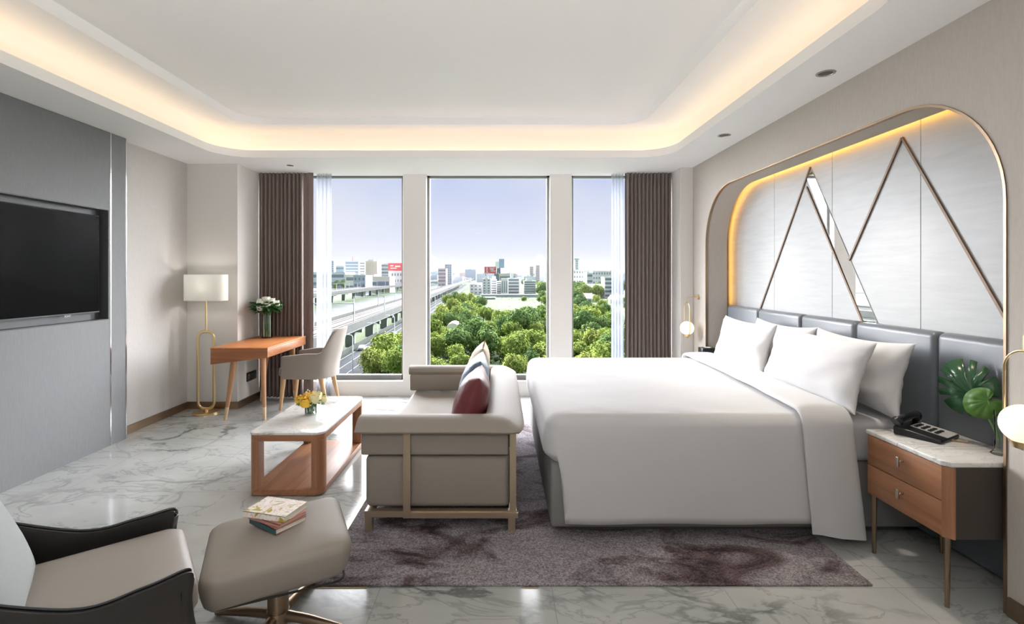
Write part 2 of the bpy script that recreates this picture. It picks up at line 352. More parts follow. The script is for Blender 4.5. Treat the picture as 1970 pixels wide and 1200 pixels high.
# soffit ceiling with rounded tray opening
tray = rrect(-2.866, 1.735, 2.02, 5.267, .34, 12); n = len(tray)
cove = rrect(-2.866-.17, 1.735+.17, 2.02-.17, 5.267+.17, .42, 12)
step = rrect(-2.576, 1.407, 2.30, 5.06, .26, 12)
def outer_like(poly, X0, X1, Y0, Y1):
    cx = (X0+X1)/2; cy = (Y0+Y1)/2; k = len(poly)//4; out = []
    cs = [(X0, Y0), (X1, Y0), (X1, Y1), (X0, Y1)]
    for i in range(len(poly)): out.append(cs[i//k])
    return out
m_ = MB(); oc = outer_like(tray, XL-.1, XR+.5, YB-.1, YW+.28)
def ringface(mb, A, za, B, zb):
    n_ = len(A); vs = [(a, b, za) for a, b in A]+[(a, b, zb) for a, b in B]
    mb.add(vs, [(i, (i+1) % n_, (i+1) % n_+n_, i+n_) for i in range(n_)])
ringface(m_, oc, ZC, tray, ZC); ringface(m_, tray, ZC, tray, ZC+.075)
tr2 = rrect(-2.866-.02, 1.735+.02, 2.0, 5.287, .36, 12)
ringface(m_, tray, ZC+.075, tr2, ZC+.075); ringface(m_, tr2, ZC+.075, tr2, ZC+.03); ringface(m_, tr2, ZC+.03, cove, ZC+.03)
# cove wall with quarter-round up to the upper ceiling
prev, pz = cove, ZC+.03
for i in range(0, 9):
    a = i/8*PI/2; off = .13*(1-math.cos(a)); z = ZT-.13+.13*math.sin(a)
    cur = rrect(-2.866-.17+off, 1.735+.17-off, 2.02-.17+off, 5.267+.17-off, max(.42-off, .05), 12)
    ringface(m_, prev, pz, cur, z); prev, pz = cur, z
ringface(m_, prev, pz, step, ZT); 
st2 = rrect(-2.576+.035, 1.407-.035, 2.335, 5.025, .25, 12)
ringface(m_, step, ZT, st2, ZT+.06)
m_.add([(a, b, ZT+.06) for a, b in st2], [tuple(range(len(st2)))])
# closed top so that no daylight leaks in
m_.box(XL-.1, XR+.5, YB-.1, YW+.28, 3.05, 3.15)
struct(m_.build('ceiling', M['ceiling'], ang=30))
# LED strip on the cove ledge
led = thing('cove_light_strip', 'warm LED strip hidden on the ledge around the recessed ceiling tray', 'light strip', (-.56, 3.6, ZC+.03))
a1 = rrect(-2.866-.12, 1.735+.12, 2.02-.12, 5.267+.12, .40, 12); a2 = rrect(-2.866-.09, 1.735+.09, 2.02-.09, 5.267+.09, .38, 12)
MB().ring(a1, a2, ZC+.031, ZC+.045).build('light_strip', M['led'], led, world=True)

# walls
struct(MB().box(XL-.12, XL, YB, 5.56, 0, 3.0).build('wall_left', M['wallpaper'], smooth=False))
struct(MB().box(XL-.12, -2.87, 5.56, YW+.25, 0, 3.0).build('wall_left_column', M['wall_pale'], bev=.004, smooth=False))
struct(MB().box(2.03, 2.75, 5.748, YW+.25, 0, 3.0).build('wall_right_column', M['wall_pale'], bev=.004, smooth=False))
struct(MB().box(XL-.2, 2.75, YB-.12, YB, 0, 3.0).build('wall_back', M['wall_rest'], smooth=False))
# right wall with rounded niche
NY0, NY1, NZT = 2.182, 5.386, 2.34
def arch(y0, y1, zt, r, n=14):       # open polyline foot-near -> over -> foot-far
    out = [(y0, 0)]
    for i in range(n+1):
        a = PI - .5*PI*i/n; out.append((y0+r+r*math.cos(a), zt-r+r*math.sin(a)))
    for i in range(n+1):
        a = .5*PI - .5*PI*i/n; out.append((y1-r+r*math.cos(a), zt-r+r*math.sin(a)))
    out.append((y1, 0)); return out
AR = arch(NY0, NY1, NZT, .56)
poly = [(YB, 0)] + AR + [(5.748, 0), (5.748, 3.0), (YB, 3.0)]
mw = MB(); mw.prism(poly, XR, XR+.225, 'x')
mw.box(XR+.32, XR+.42, YB, 5.75, 0, 3.0); mw.box(XR+.22, XR+.33, YB, 1.9, 0, 3); mw.box(XR+.22, XR+.33, 5.62, 5.75, 0, 3.0)
M['wallpaper_warm'] = mat('warm_beige_wallcovering', (.50, .462, .42), .8, bump=.12, bscale=160, bdist=.002, noise_col=(.47, .433, .392), nscale=90, stretch=(1, 1, .2))
struct(mw.build('wall_right', M['wallpaper_warm'], ang=30))
# LED behind the jamb and silver panels
XF = 2.446
bt = arch(NY0-.001, NY1+.001, NZT+.001, .561)
m_ = MB(); pts = [(XR-.004, y, z) for y, z in AR]; pin = arch(NY0+.012, NY1-.012, NZT-.012, .55)
vs = []; fs = []
for (a, b), (c, d) in zip(AR, pin): vs += [(XR-.006, a, b), (XR-.006, c, d), (XR+.02, c, d), (XR+.02, a, b)]
for i in range(len(AR)-1):
    for q in range(4): fs.append((4*i+q, 4*i+(q+1) % 4, 4*i+4+(q+1) % 4, 4*i+4+q))
m_.add(vs, fs); o = struct(m_.build('trim_1', M['bronze'])); 

fw = thing('feature_panel', 'silver grey panelled niche lining with brass zigzag lines and amber backlight above headboard', 'wall panel', (XF, 3.8, 1.1))
js = [NY0-.07, 2.966, 3.757, 4.55, NY1+.09]
for a, b in zip(js[:-1], js[1:]):
    MB().box(XF, XF+.03, a+.0015, b-.0015, .3, NZT+.10).build('panel', M['silver_panel'], fw, bev=.002, world=True, smooth=False)
o1 = arch(NY0-.035, NY1+.035, NZT+.035, .59); o2 = arch(NY0-.018, NY1+.018, NZT+.018, .575)
m_ = MB(); vs = []; fs = []
o1 = [(a, max(b, 1.15)) for a, b in o1]; o2 = [(a, max(b, 1.15)) for a, b in o2]
for (a, b), (c, d) in zip(o1, o2): vs += [(XR+.2255, a, b), (XR+.2255, c, d), (XR+.230, c, d), (XR+.230, a, b)]
for i in range(len(o1)-1):
    for q in range(4): fs.append((4*i+q, 4*i+(q+1) % 4, 4*i+4+(q+1) % 4, 4*i+4+q))
m_.add(vs, fs).build('light_strip', M['led_niche'], fw, world=True)
def strip(a, b, w=.007):
    a = Vector((XF-.004, *a)); b = Vector((XF-.004, *b)); d = (b-a).normalized(); u = Vector((1, 0, 0)); v = d.cross(u)
    vs = [p+u*i*.006+v*j*w for p in (a, b) for i, j in ((-1, -1), (1, -1), (1, 1), (-1, 1))]
    o = MB().add(vs, [(0,1,2,3),(4,5,6,7),(0,1,5,4),(1,2,6,5),(2,3,7,6),(3,0,4,7)]).build('brass_strip', M['dark_bronze'], fw, world=True, smooth=False); return o
strip((4.015, 2.305), (4.80, 1.12)); strip((4.063, 2.155), (3.424, 1.12)); strip((3.097, 2.288), (3.567, 1.557)); strip((3.097, 2.288), (2.40, 1.14))
mr = MB(); mr.prism([(4.015, 2.305), (4.063, 2.235), (3.424, 1.12), (3.288, 1.12)], XF-.005, XF-.001, 'x').build('mirror', M['mirror'], fw, world=True, smooth=False)

# grey panelled wall with TV recess
pn = MB()
def holed(mb, X0, X1, y0, y1, z0, z1, hy0, hy1, hz0, hz1):
    mb.box(X0, X1, y0, hy0, z0, z1); mb.box(X0, X1, hy1, y1, z0, z1); mb.box(X0, X1, hy0, hy1, z0, hz0); mb.box(X0, X1, hy0, hy1, hz1, z1)
holed(pn, XL+.001, XP, YB+.01, 4.345, .0, ZC-.002, 2.78, 4.334, 1.075, 2.01)
pn.box(XL+.001, XP, 4.357, 4.524, 0, ZC-.002)
struct(pn.build('wall_left_panel', M['greypanel'], smooth=False))
nb = MB().box(XL+.002, XL+.010, 2.78, 4.334, 1.075, 2.01)
nb.box(XL+.01, XP-.001, 4.326, 4.334, 1.075, 2.01); nb.box(XL+.01, XP-.001, 2.78, 4.326, 2.002, 2.01)
struct(nb.build('trim_2', M['niche_dark'], smooth=False))
struct(MB().box(XL+.01, XP-.001, 2.78, 4.326, 1.075, 1.083).build('trim_3', M['niche_grey'], smooth=False))
struct(MB().box(XL+.02, XP+.002, 4.345, 4.357, 0, ZC-.003).build('trim_4', M['chrome'], smooth=False))
struct(MB().box(XL+.02, XP+.002, 4.524, 4.536, 0, ZC-.003).build('trim_5', M['chrome'], smooth=False))
# baseboards
struct(MB().box(XL, XL+.015, 4.536, 5.56, 0, .075).build('baseboard_left', M['bronze'], smooth=False))
struct(MB().box(XL+.015, -2.855, 5.545, 5.56, 0, .075).box(-2.87, -2.855, 5.56, YW, 0, .075).build('baseboard_column', M['bronze'], smooth=False))
struct(MB().box(XR-.014, XR, YB, NY0-.01, 0, .08).build('baseboard_right', M['bronze'], smooth=False))

# window wall
struct(MB().box(-2.87, 2.03, YW, YW+.25, -.05, .177).build('trim_6', M['sill'], bev=.004, smooth=False))
for i, (a, b) in enumerate(((-1.179, -.897), (.596, .859))):
    struct(MB().box(a, b, YW, YW+.2, .177, ZC).build('trim_%d' % (7+i), M['mullion'], bev=.004, smooth=False))
for i, (a, b) in enumerate(((-2.87, -1.179), (-.897, .596), (.859, 2.03))):
    f = MB(); y0, y1 = YW+.09, YW+.16; t = .03
    f.box(a, a+t, y0, y1, .177, ZC); f.box(b-t, b, y0, y1, .177, ZC); f.box(a, b, y0, y1, .177, .235); f.box(a, b, y0, y1, ZC-.02, ZC)
    wo = struct(f.build('window_%d' % (i+1), M['frame'], smooth=False))
    MB().box(a+t, b-t, y0+.03, y0+.036, .235, ZC-.02).build('window_glass', M['pane'], wo, smooth=False)

# ================================================================== CURTAINS
def curtain(name, x0, x1, y, amp, waves, m, label, cat, z0=.012, z1=ZC-.005, flare=0, edge=0):
    nx = waves*14; nz_ = 26
    def P(i, j):
        u = i/(nx-1); v = j/(nz_-1); z = z1+(z0-z1)*v
        ph = u*waves*2*PI + .35*nz3(u*5, v*1.3, x0)
        a = amp*(.55+.6*abs(nz3(u*9, 3.1, x0*2)))*(1+.12*v)
        xx = x0+(x1-x0)*(u + .006*nz3(u*12, v*2, 7))
        if edge and u > .5 and x1 > 0 or edge and u < .5 and x1 <= 0: pass
        return (xx + flare*v*(u if flare > 0 else (1-u)), y + a*math.sin(ph) + .012*nz3(u*4, v*3, 1), z)
    o = MB().grid(P, nx, nz_).build(name, m, solid=.004 if m is not M['sheer'] else 0, ang=80)
    return tag(o, label, cat)
curtain('blackout_curtain', -2.864, -2.345, 6.045, .040, 11, M['curtain'], 'pleated dark mauve brown curtain hanging left of the windows beside the desk', 'curtain')
curtain('curtain_return', -2.335, -2.215, 6.03, .018, 1, M['curtain'], 'broad flat leading edge of the dark curtain left of the windows', 'curtain')
curtain('blackout_curtain', 1.475, 2.022, 6.045, .040, 12, M['curtain'], 'pleated dark mauve brown curtain hanging right of the windows behind the bed', 'curtain')
curtain('sheer_curtain', -2.20, -2.02, 6.09, .018, 4, M['sheer'], 'white sheer curtain gathered at the left window behind the desk chair', 'sheer curtain')
curtain('sheer_curtain', 1.325, 1.47, 6.09, .018, 4, M['sheer'], 'white sheer curtain gathered at the right window beside the dark curtain', 'sheer curtain')

# ================================================================== RUG + floor inlay
rug = MB().box(-.867, 1.736, 2.375, 5.35, .0005, .012).build('rug', M['rug'], bev=.003)
tag(rug, 'large abstract plum and grey rug under the bed and sofa', 'rug')
inl = MB().box(-.879, -.869, 2.36, 5.36, .0003, .003).box(-.879, -.62, 2.362, 2.372, .0003, .003).box(.11, .175, 2.362, 2.372, .0003, .003)
struct(inl.build('trim_9', M['brass'], smooth=False))

# ================================================================== BED
BX0, BX1, BY0, BY1 = .277, 2.335, 2.80, 4.74
bed = thing('bed', 'king size bed with grey upholstered base standing against the slate headboard', 'bed', (1.3, 3.77, .012))
MB().box(BX0, BX1, BY0, BY1, .062, .425).build('bed_base', M['base_grey'], bed, bev=.02, world=True)
MB().box(BX0+.10, BX1-.05, BY0+.09, BY1-.09, .0125, .062).build('plinth', M['plinth'], bed, world=True, smooth=False)
MB().prism(rrect(BX0+.02, BX1, BY0-.012, BY1-.02, .08), .426, .655).build('mattress', M['linen'], bed, bev=.045, seg=4, world=True)

# headboard
hb = thing('headboard', 'slate blue leather headboard of five padded upright panels in the niche', 'headboard', (2.4, 3.8, 0))
hj = [NY0+.006, 2.75, 3.377, 3.99, 4.655, 5.29]
for a, b in zip(hj[:-1], hj[1:]):
    MB().box(2.345, 2.44, a+.002, b-.002, .02, 1.145).build('headboard_panel', M['slate'], hb, bev=.035, seg=5, world=True)

# duvet: draped over the mattress, tucked in at the foot, hanging at the sides
def duvet():
    x_head = 1.90; xf = BX0-.03; yn = BY0-.045; yf = BY1+.045; R = .10; zt = .69; er = .075
    per = []
    def seg_(a, b, n_):
        for i in range(n_): per.append((a[0]+(b[0]-a[0])*i/n_, a[1]+(b[1]-a[1])*i/n_))
    seg_((x_head, yn), (xf+R, yn), 46)
    for i in range(8): a = 1.5*PI-.5*PI*i/8; per.append((xf+R+R*math.cos(a), yn+R+R*math.sin(a)))
    seg_((xf, yn+R), (xf, yf-R), 44)
    for i in range(8): a = PI-.5*PI*i/8; per.append((xf+R+R*math.cos(a), yf-R+R*math.sin(a)))
    seg_((xf+R, yf), (x_head, yf), 46); per.append((x_head, yf))
    n_ = len(per); ctr = Vector((x_head, (yn+yf)/2))
    nrm = []
    for i in range(n_):
        a = Vector(per[max(i-1, 0)]); b = Vector(per[min(i+1, n_-1)]); t = (b-a).normalized(); nn = Vector((t.y, -t.x))
        if nn.dot(Vector(per[i])-Vector((1.1, (yn+yf)/2))) < 0: nn = -nn
        nrm.append(nn)
    def drop(i):
        x, y = per[i]
        side = y < yn+.02 or y > yf-.02
        if side: 
            t = min(max((x-.315)/.03, 0), 1); return .27-.075+(.575-.27)*t
        return .27-.075
    rings = []
    for t in [1, .93, .84, .72, .6, .48, .36, .26, .18, .12, .08, .055, .035, .018]:
        rr = []
        for i in range(n_):
            p = Vector(per[i])-nrm[i]*er; q = p.lerp(ctr, t); d = (p-q).length
            z = zt + .012*(1-math.exp(-d*4)) + .004*nz3(q.x*5, q.y*5, 0)
            rr.append((q.x, q.y, z))
        rings.append(rr)
    for k in range(0, 9):
        a = k/8*PI/2
        rings.append([(per[i][0]-nrm[i].x*er*(1-math.sin(a)), per[i][1]-nrm[i].y*er*(1-math.sin(a)), zt-er*(1-math.cos(a))) for i in range(n_)])
    for k in range(1, 15):
        t = k/14; rr = []
        for i in range(n_):
            D = drop(i); x, y = per[i]; foot = D < .4
            if foot: off = .012*math.sin(t*PI) - .045*max(0, t-.75)/.25
            else: off = .006+.012*t+.006*nz3(x*4, t*2, y)*t
            rr.append((x+nrm[i].x*off, y+nrm[i].y*off, zt-er-D*t + (.003*math.sin(x*9)*t if not foot else 0)))
        rings.append(rr)
    m = MB(); m.grid(lambda a, b: rings[a][b], len(rings), n_)
    o = m.build('duvet', M['linen_flat'], solid=.015, ang=80)
    return o
tag(duvet(), 'smooth white duvet spread over the bed and hanging down its side', 'duvet')
def duvet_fold():
    yn = BY0-.06; yf = BY1+.06; er = .085; zt = .712
    path = []
    for k in range(16): path.append((yn-.02+.02*k/15, .062+(zt-er-.062)*k/15, -1, 0))
    for k in range(1, 9): a = k/8*PI/2; path.append((yn+er*(1-math.cos(a)), zt-er*(1-math.sin(a)), -math.cos(a), math.sin(a)))
    for k in range(1, 40): t = k/40; path.append((yn+er+(yf-yn-2*er)*t, zt+.012*math.sin(t*PI), 0, 1))
    for k in range(0, 9): a = k/8*PI/2; path.append((yf-er*(1-math.sin(a)), zt-er*(1-math.cos(a)), math.sin(a), math.cos(a)))
    for k in range(1, 8): path.append((yf, zt-er-.5*k/7, 1, 0))
    cs = []
    for i in range(28):
        a = 2*PI*i/28; c, s_ = math.cos(a), math.sin(a)
        cs.append((.5*math.copysign(abs(c)**.55, c), math.copysign(abs(s_)**.8, s_)))
    def P(i, j):
        y, z, ny, nz_ = path[j]; u, v = cs[i]; t = (y-yn)/(yf-yn)
        xc = 1.755+.085*t; wd = .27
        hang = max(0, (zt-er-z)/.55) if y < 3 else 0
        xc += .045*hang; wd += .02*hang
        th = .020*(1+.25*nz3(y*5, z*5, u*2)) + hang*.010*math.cos(u*9+1.0)
        th = th*v+.010 + hang*.012*math.sin(u*7)
        return (xc+u*wd+.006*nz3(y*4, z*4, 5), y+ny*th, z+nz_*th + (-.03*hang*u if hang > .8 else 0))
    m = MB(); m.grid(P, 28, len(path), close_u=True)
    m.f.append(tuple(i*len(path) for i in range(28))); m.f.append(tuple(i*len(path)+len(path)-1 for i in range(28)))
    return m.build('duvet_fold', M['linen_flat'], ang=80)
tag(duvet_fold(), 'thick folded back head end of the white duvet below the pillows', 'duvet fold')

def cushion_mesh(W, Hh, T, m, name, pinch=.07, seed=0, wr=.006, n_=22):
    mb = MB()
    def f(u, v, sgn):
        x = W/2*u*(1-pinch*(1-v*v)); y = Hh/2*v*(1-pinch*1.3*(1-u*u))
        e_ = max(0, (1-u**4)*(1-v**4)); t = T/2*(e_**.55)*(.75+.25*(1-u*u)*(1-v*v))
        t += wr*nz3(u*3+seed, v*3, sgn)*min(1, e_*3) + wr*.8*nz3(u*8, v*8+seed, sgn)*(1-e_)*min(1, e_*6)
        return (x, y, sgn*max(t, 0))
    def G(s_):
        return lambda i, j: f(-math.cos(PI*i/(n_-1)), -math.cos(PI*j/(n_-1)), s_)
    mb.grid(G(1), n_, n_); mb.grid(G(-1), n_, n_)
    return mb
def place_cushion(name, m, W, Hh, T, xb, yc, z0, lean, label, cat, group=None, seed=0, yaw=0, pinch=.07, wr=.006):
    """stands on its lower edge at (xb, yc, z0) with its face towards -X, leaning back by lean"""
    mb = cushion_mesh(W, Hh, T, m, name, pinch, seed, wr)
    R = Matrix.Translation((xb, yc, z0)) @ Matrix.Rotation(yaw, 4, 'Z') @ Matrix.Rotation(lean, 4, 'Y') @ Matrix.Translation((0, 0, Hh/2))
    # local: u->Y, v->Z, t->-X
    B = Matrix(((0, 0, -1, 0), (-1, 0, 0, 0), (0, 1, 0, 0), (0, 0, 0, 1)))
    o = mb.build(name, m, ang=80); o.matrix_world = R @ B
    return tag(o, label, cat, group)
ps = 'sleeping pillows on the bed'
place_cushion('pillow', M['linen'], .84, .43, .18, 2.125, 3.97, .668, .20, 'white pillow at the back, half hidden, on the window side of the bed', 'pillow', ps, 1, pinch=.11, wr=.014)
place_cushion('pillow', M['linen'], .84, .43, .18, 2.125, 3.13, .668, .20, 'white pillow at the back, nearest the bedside telephone', 'pillow', ps, 2, pinch=.11, wr=.014)
place_cushion('pillow', M['linen'], .86, .41, .18, 1.91, 4.15, .70, .28, 'white front pillow standing nearest the window', 'pillow', ps, 3, pinch=.10, wr=.014)
place_cushion('pillow', M['linen'], .98, .41, .18, 1.90, 3.22, .70, .30, 'largest white front pillow, nearest the camera on the bed', 'pillow', ps, 4, pinch=.09, wr=.014)

# ================================================================== NIGHTSTANDS
def nightstand(y0, y1, label, cut):
    x0, x1 = 1.935, 2.338
    t = thing('nightstand', label, 'nightstand', ((x0+x1)/2, (y0+y1)/2, 0), group='pair of marble topped nightstands')
    c = .03; near = cut == 'near'
    pl = [(x0, y0+c), (x0+c*.9, y0), (x1, y0), (x1, y1), (x0, y1)] if near else [(x0, y0), (x1, y0), (x1, y1), (x0+c*.9, y1), (x0, y1-c)]
    pt = [(a-.006 if a < 2.1 else a, b) for a, b in pl]
    MB().prism(pt, .618, .640).build('marble_top', M['marble_top'], t, bev=.003, world=True)
    body = [(max(a, x0+.02), b) for a, b in ([(x0+.02, y0+c), (x0+c, y0+.004), (x1, y0+.004), (x1, y1-.004), (x0+.02, y1-.004)] if near else [(x0+.02, y0+.004), (x1, y0+.004), (x1, y1-.004), (x0+c, y1-.004), (x0+.02, y1-c)])]
    MB().prism(body, .305, .617).build('body', M['night_dark'], t, world=True, smooth=False)
    ya, yb = (y0+c, y1-.004) if near else (y0+.004, y1-c)
    for z0, z1 in ((.308, .459), (.463, .614)):
        d = MB().box(x0, x0+.019, ya, yb, z0, z1).build('drawer', M['wood'], t, bev=.002, world=True)
        zc = (z0+z1)/2+.02; yc = (y0+y1)/2
        k = MB().tube([(x0, yc, zc), (x0-.022, yc, zc)], .006).box(x0-.034, x0-.022, yc-.007, yc+.007, zc-.026, zc+.022)
        k.build('knob', M['nickel'], d, bev=.003, world=True)
    cc = MB(); yy = y0 if near else y1
    cc.prism([(x0, ya if near else yb), (x0+c, yy), (x0+c+.006, yy), (x0+.0195, ya if near else yb)] if near else [(x0, yb), (x0+.0195, yb), (x0+c+.006, yy), (x0+c, yy)], .305, .616).build('corner_post', M['woodv'], t, world=True, smooth=False)
    for lx in (x0+.02, x1-.03):
        for ly in (y0+.025, y1-.025):
            MB().tube([(lx, ly, .306), (lx, ly, .0)], [.013, .009], 10).build('leg', M['bronze'], t, world=True)
    return t
M['night_dark'] = mat('dark_brown_lacquer', (.055, .045, .04), .45)
nightstand(2.205, 2.69, 'walnut nightstand holding the black telephone and leaf vase, nearest the camera', 'near')
nightstand(4.86, 5.33, 'nightstand by the window side of the bed holding the small dark box', 'far')

# telephone
ph = thing('telephone', 'black desk telephone with a grey keypad on the near nightstand', 'telephone', (2.15, 2.575, .640), rz=-1.05)
b = MB(); b.prism([(-.10, 0), (.10, 0), (.10, .018), (-.10, .045)], -.105, .105, 'y'); b.build('base', M['black_plastic'], ph, bev=.008, seg=3)
k = MB().add([(-.055, -.03, .0405), (.098, -.03, .0195), (.098, .095, .0195), (-.055, .095, .0405), (-.055, -.03, .043), (.098, -.03, .022), (.098, .095, .022), (-.055, .095, .043)],
             [(0,3,2,1),(4,5,6,7),(0,1,5,4),(1,2,6,5),(2,3,7,6),(3,0,4,7)]).build('keypad_plate', M['grey_plastic'], ph, smooth=False)
for r_ in range(4):
    for c_ in range(3):
        x = -.035+r_*.028; y = -.012+c_*.028; z = .043-(x+.055)/.153*.021
        MB().box(x-.008, x+.008, y-.009, y+.009, z-.001, z+.005).build('key', M['black_plastic'], k, bev=.001, smooth=False)
hs = smooth_path([(-.085, -.11, .062), (-.075, -.08, .078), (-.07, 0, .083), (-.075, .08, .078), (-.085, .11, .062)], 5)
MB().tube(hs, [.026 if (i < 4 or i > len(hs)-5) else .018 for i in range(len(hs))], 12).build('handset', M['black_plastic'], ph)
# pencil
pc = thing('pencil', 'brown pencil lying on the near nightstand in front of the telephone', 'pencil', (2.20, 2.50, .640), rz=-.60)
MB().tube([(-.08, 0, .0042), (.07, 0, .0042)], .004, 6).build('shaft', M['pencil'], pc); MB().tube([(-.08, 0, .0042), (-.098, 0, .0042)], [.004, .0008], 6).build('tip', M['paper'], pc)

# slim vase with monstera leaves
lv = thing('leaf_vase', 'slim glass vase with two broad green leaves at the wall end of near nightstand', 'vase', (2.262, 2.31, .640))
MB().lathe([(.030, 0), (.032, .004), (.019, .02), (.017, .10), (.021, .20), (.0195, .20), (.0155, .10), (.0165, .022), (0, .02)]).build('glass_body', M['vase_glass'], lv)
def leaf(cuts, size, m, parent, name, base, tipdir, up, stemfrom):
    n_ = 61; T = Vector(tipdir).normalized(); U = Vector(up); U = (U-T*U.dot(T)).normalized(); S = T.cross(U)
    rim = []
    for i in range(n_):
        a = -PI+2*PI*i/(n_-1); th = a
        r_ = size*(.62+.38*math.cos(th/2)**1.0)*(1-.30*math.exp(-((abs(th)-PI)/.28)**2)*2.2)
        if cuts:
            ph_ = (abs(th)*7/PI) % 1.0
            if .35 < abs(th) < 2.75 and (ph_ < .20): r_ *= .52
        rim.append((r_*math.cos(th)+size*.15, r_*math.sin(th)*.86))
    B = Vector(base); vs = [B]; fs = []
    for rr in (.5, 1):
        for (a, b_) in rim:
            p = B + T*a*rr + S*b_*rr + U*(.10*size*(1-rr*1.7*abs(b_)/size) - .25*size*(rr*a/size)**2*.5 + .02*size*math.sin(abs(b_)/size*20)); vs.append(p)
    for i in range(n_-1):
        fs.append((0, 1+i, 2+i)); fs.append((1+i, 1+n_+i, 2+n_+i, 2+i))
    o = MB().add(vs, fs).build(name, m, parent, solid=.002, world=True, ang=60)
    MB().tube(smooth_path([stemfrom, (Vector(stemfrom)*.5+B*.5)+Vector((0, 0, .02)), B], 6), .0035, 6).build('leaf_stem', M['stem'], o, world=True)
    return o
leaf(True, .165, M['leaf_dark'], lv, 'split_leaf', (2.275, 2.45, .87), (-.10, .50, .62), (-.9, -.35, .1), (2.262, 2.31, .70))
leaf(False, .09, M['leaf_fresh'], lv, 'round_leaf', (2.245, 2.345, .875), (-.30, .45, -.45), (-.8, -.6, .2), (2.262, 2.31, .70))

# small dark box on far nightstand
bx = thing('tissue_box', 'small black box with a round opening on the far nightstand', 'box', (2.13, 5.24, .640))
MB().box(-.075, .075, -.06, .06, 0, .07).build('box', M['black_plastic'], bx, bev=.003)
MB().lathe([(.03, .070), (.035, .073), (.0, .074)]).build('opening_ring', M['paper'], bx)

# ================================================================== SCONCES
def sconce(y, label):
    t = thing('wall_sconce', label, 'wall lamp', (XR, y, 1.21), group='brass globe sconces')
    gx = 2.045 if y > 4 else 2.025; gz = .875; r_ = .077
    MB().tube([(XR, y, 1.215), (XR-.018, y, 1.215)], .028, 24).build('wall_plate', M['brass'], t, bev=.002, world=True)
    MB().tube([(XR-.018, y, 1.215), (gx, y, 1.215)], .0045, 8).build('arm', M['brass'], t, world=True)
    a = .042; top = 1.15
    pts = [(gx, y-a, gz-r_*.9), (gx, y-a, top-.05)]
    pts = [(gx, y-.079, gz-.02), (gx, y-.079, 1.08)]+[(gx, y-.079*math.cos(q*PI/12), 1.08+.079*math.sin(q*PI/12)) for q in range(1, 12)]+[(gx, y+.079, 1.08), (gx, y+.079, gz-.02)]
    pts += [(gx, y+.079*math.cos(q*PI/12), gz-.02-.079*math.sin(q*PI/12)) for q in range(1, 12)]
    MB().tube(pts, .0045, 8, closed=True).build('hoop', M['brass'], t, world=True)
    MB().tube([(gx, y, 1.159), (gx, y, 1.215)], .0035, 6).build('hanger', M['brass'], t, world=True)
    MB().sphere((gx, y, gz), r_*.97, 28, 18).build('glass_globe', M['globe'], t, world=True)
    MB().lathe([(.0, -r_-.018), (.034, -r_-.014), (.040, -r_+.012), (.0, -r_+.010)], (gx, y, gz)).build('cup', M['brass'], t, world=True)
sconce(5.585, 'brass wall sconce with lit globe beside the window curtain')
sconce(1.97, 'brass wall sconce with lit globe cut by the right edge of the photo')

# ================================================================== DOWNLIGHTS
for i, (x, y, lb) in enumerate(((1.96, 3.07, 'recessed ceiling downlight nearest the camera above the headboard'), (1.945, 4.43, 'recessed ceiling downlight nearer the window above the headboard'), (-2.33, 5.64, 'small recessed ceiling downlight above the desk'))):
    r_ = .047 if i < 2 else .03
    t = thing('downlight', lb, 'ceiling light', (x, y, ZC), group='recessed downlights')
    MB().lathe([(r_, -.0005), (r_+.006, -.004), (r_-.004, -.005), (r_-.008, -.001)], seg=24).build('rim', M['nickel'], t)
    MB().lathe([(0, -.001), (r_-.006, -.0015)], seg=24).build('lamp_face', M['niche_dark'], t)
    if i < 2: light('downlight_beam', 'SPOT', (x, y, ZC-.02), (0, 0, 0), E_SPOT, (1, .88, .72), spot_size=1.2, spot_blend=.8, shadow_soft_size=.04)
# uplights added out of view behind the camera to brighten the recessed ceiling
for i, (x, y, lb) in enumerate(((-1.7, .15, 'added brass uplight behind the lounge chair, out of view, brightening the ceiling'), (.95, .15, 'added brass uplight by the headboard wall, out of view, brightening the ceiling'))):
    t = thing('added_uplight', lb, 'floor lamp', (x, y, 0), group='added uplights behind the camera')
    MB().lathe([(0, 0), (.14, 0), (.14, .015), (0, .02)]).build('base', M['brass'], t)
    MB().tube([(0, 0, .018), (0, 0, 1.72)], .012, 10).build('pole', M['brass'], t)
    MB().lathe([(.012, 1.72), (.09, 1.76), (.14, 1.83), (.132, 1.83), (.085, 1.77), (0, 1.75)]).build('bowl', M['brass'], t)
    l_ = light('added_uplight_beam', 'SPOT', (x, y, 1.83), (0, 0, 0), E_UPLIGHT, (1, .96, .93), spot_size=2.3, spot_blend=.9, shadow_soft_size=.10)
    l_.rotation_euler = (Vector((-.6, 3.6, 2.95))-Vector((x, y, 1.83))).to_track_quat('-Z', 'Y').to_euler()
# glowing panels added on the unseen ceiling behind the camera as fill light
for x, y, lb in ((-.6, -.7, 'added fill light panel on the unseen ceiling just behind the camera'), (-.6, -1.9, 'added fill light panel on the unseen ceiling further behind the camera')):
    t = thing('fill_light_panel', lb, 'ceiling light', (x, y, ZC), group='added fill panels behind the camera')
    MB().box(-.5, .5, -.3, .3, -.02, -.001).build('frame', M['mullion'], t, bev=.003); MB().box(-.47, .47, -.27, .27, -.024, -.0195).build('diffuser', M['fill_panel'], t, smooth=False)

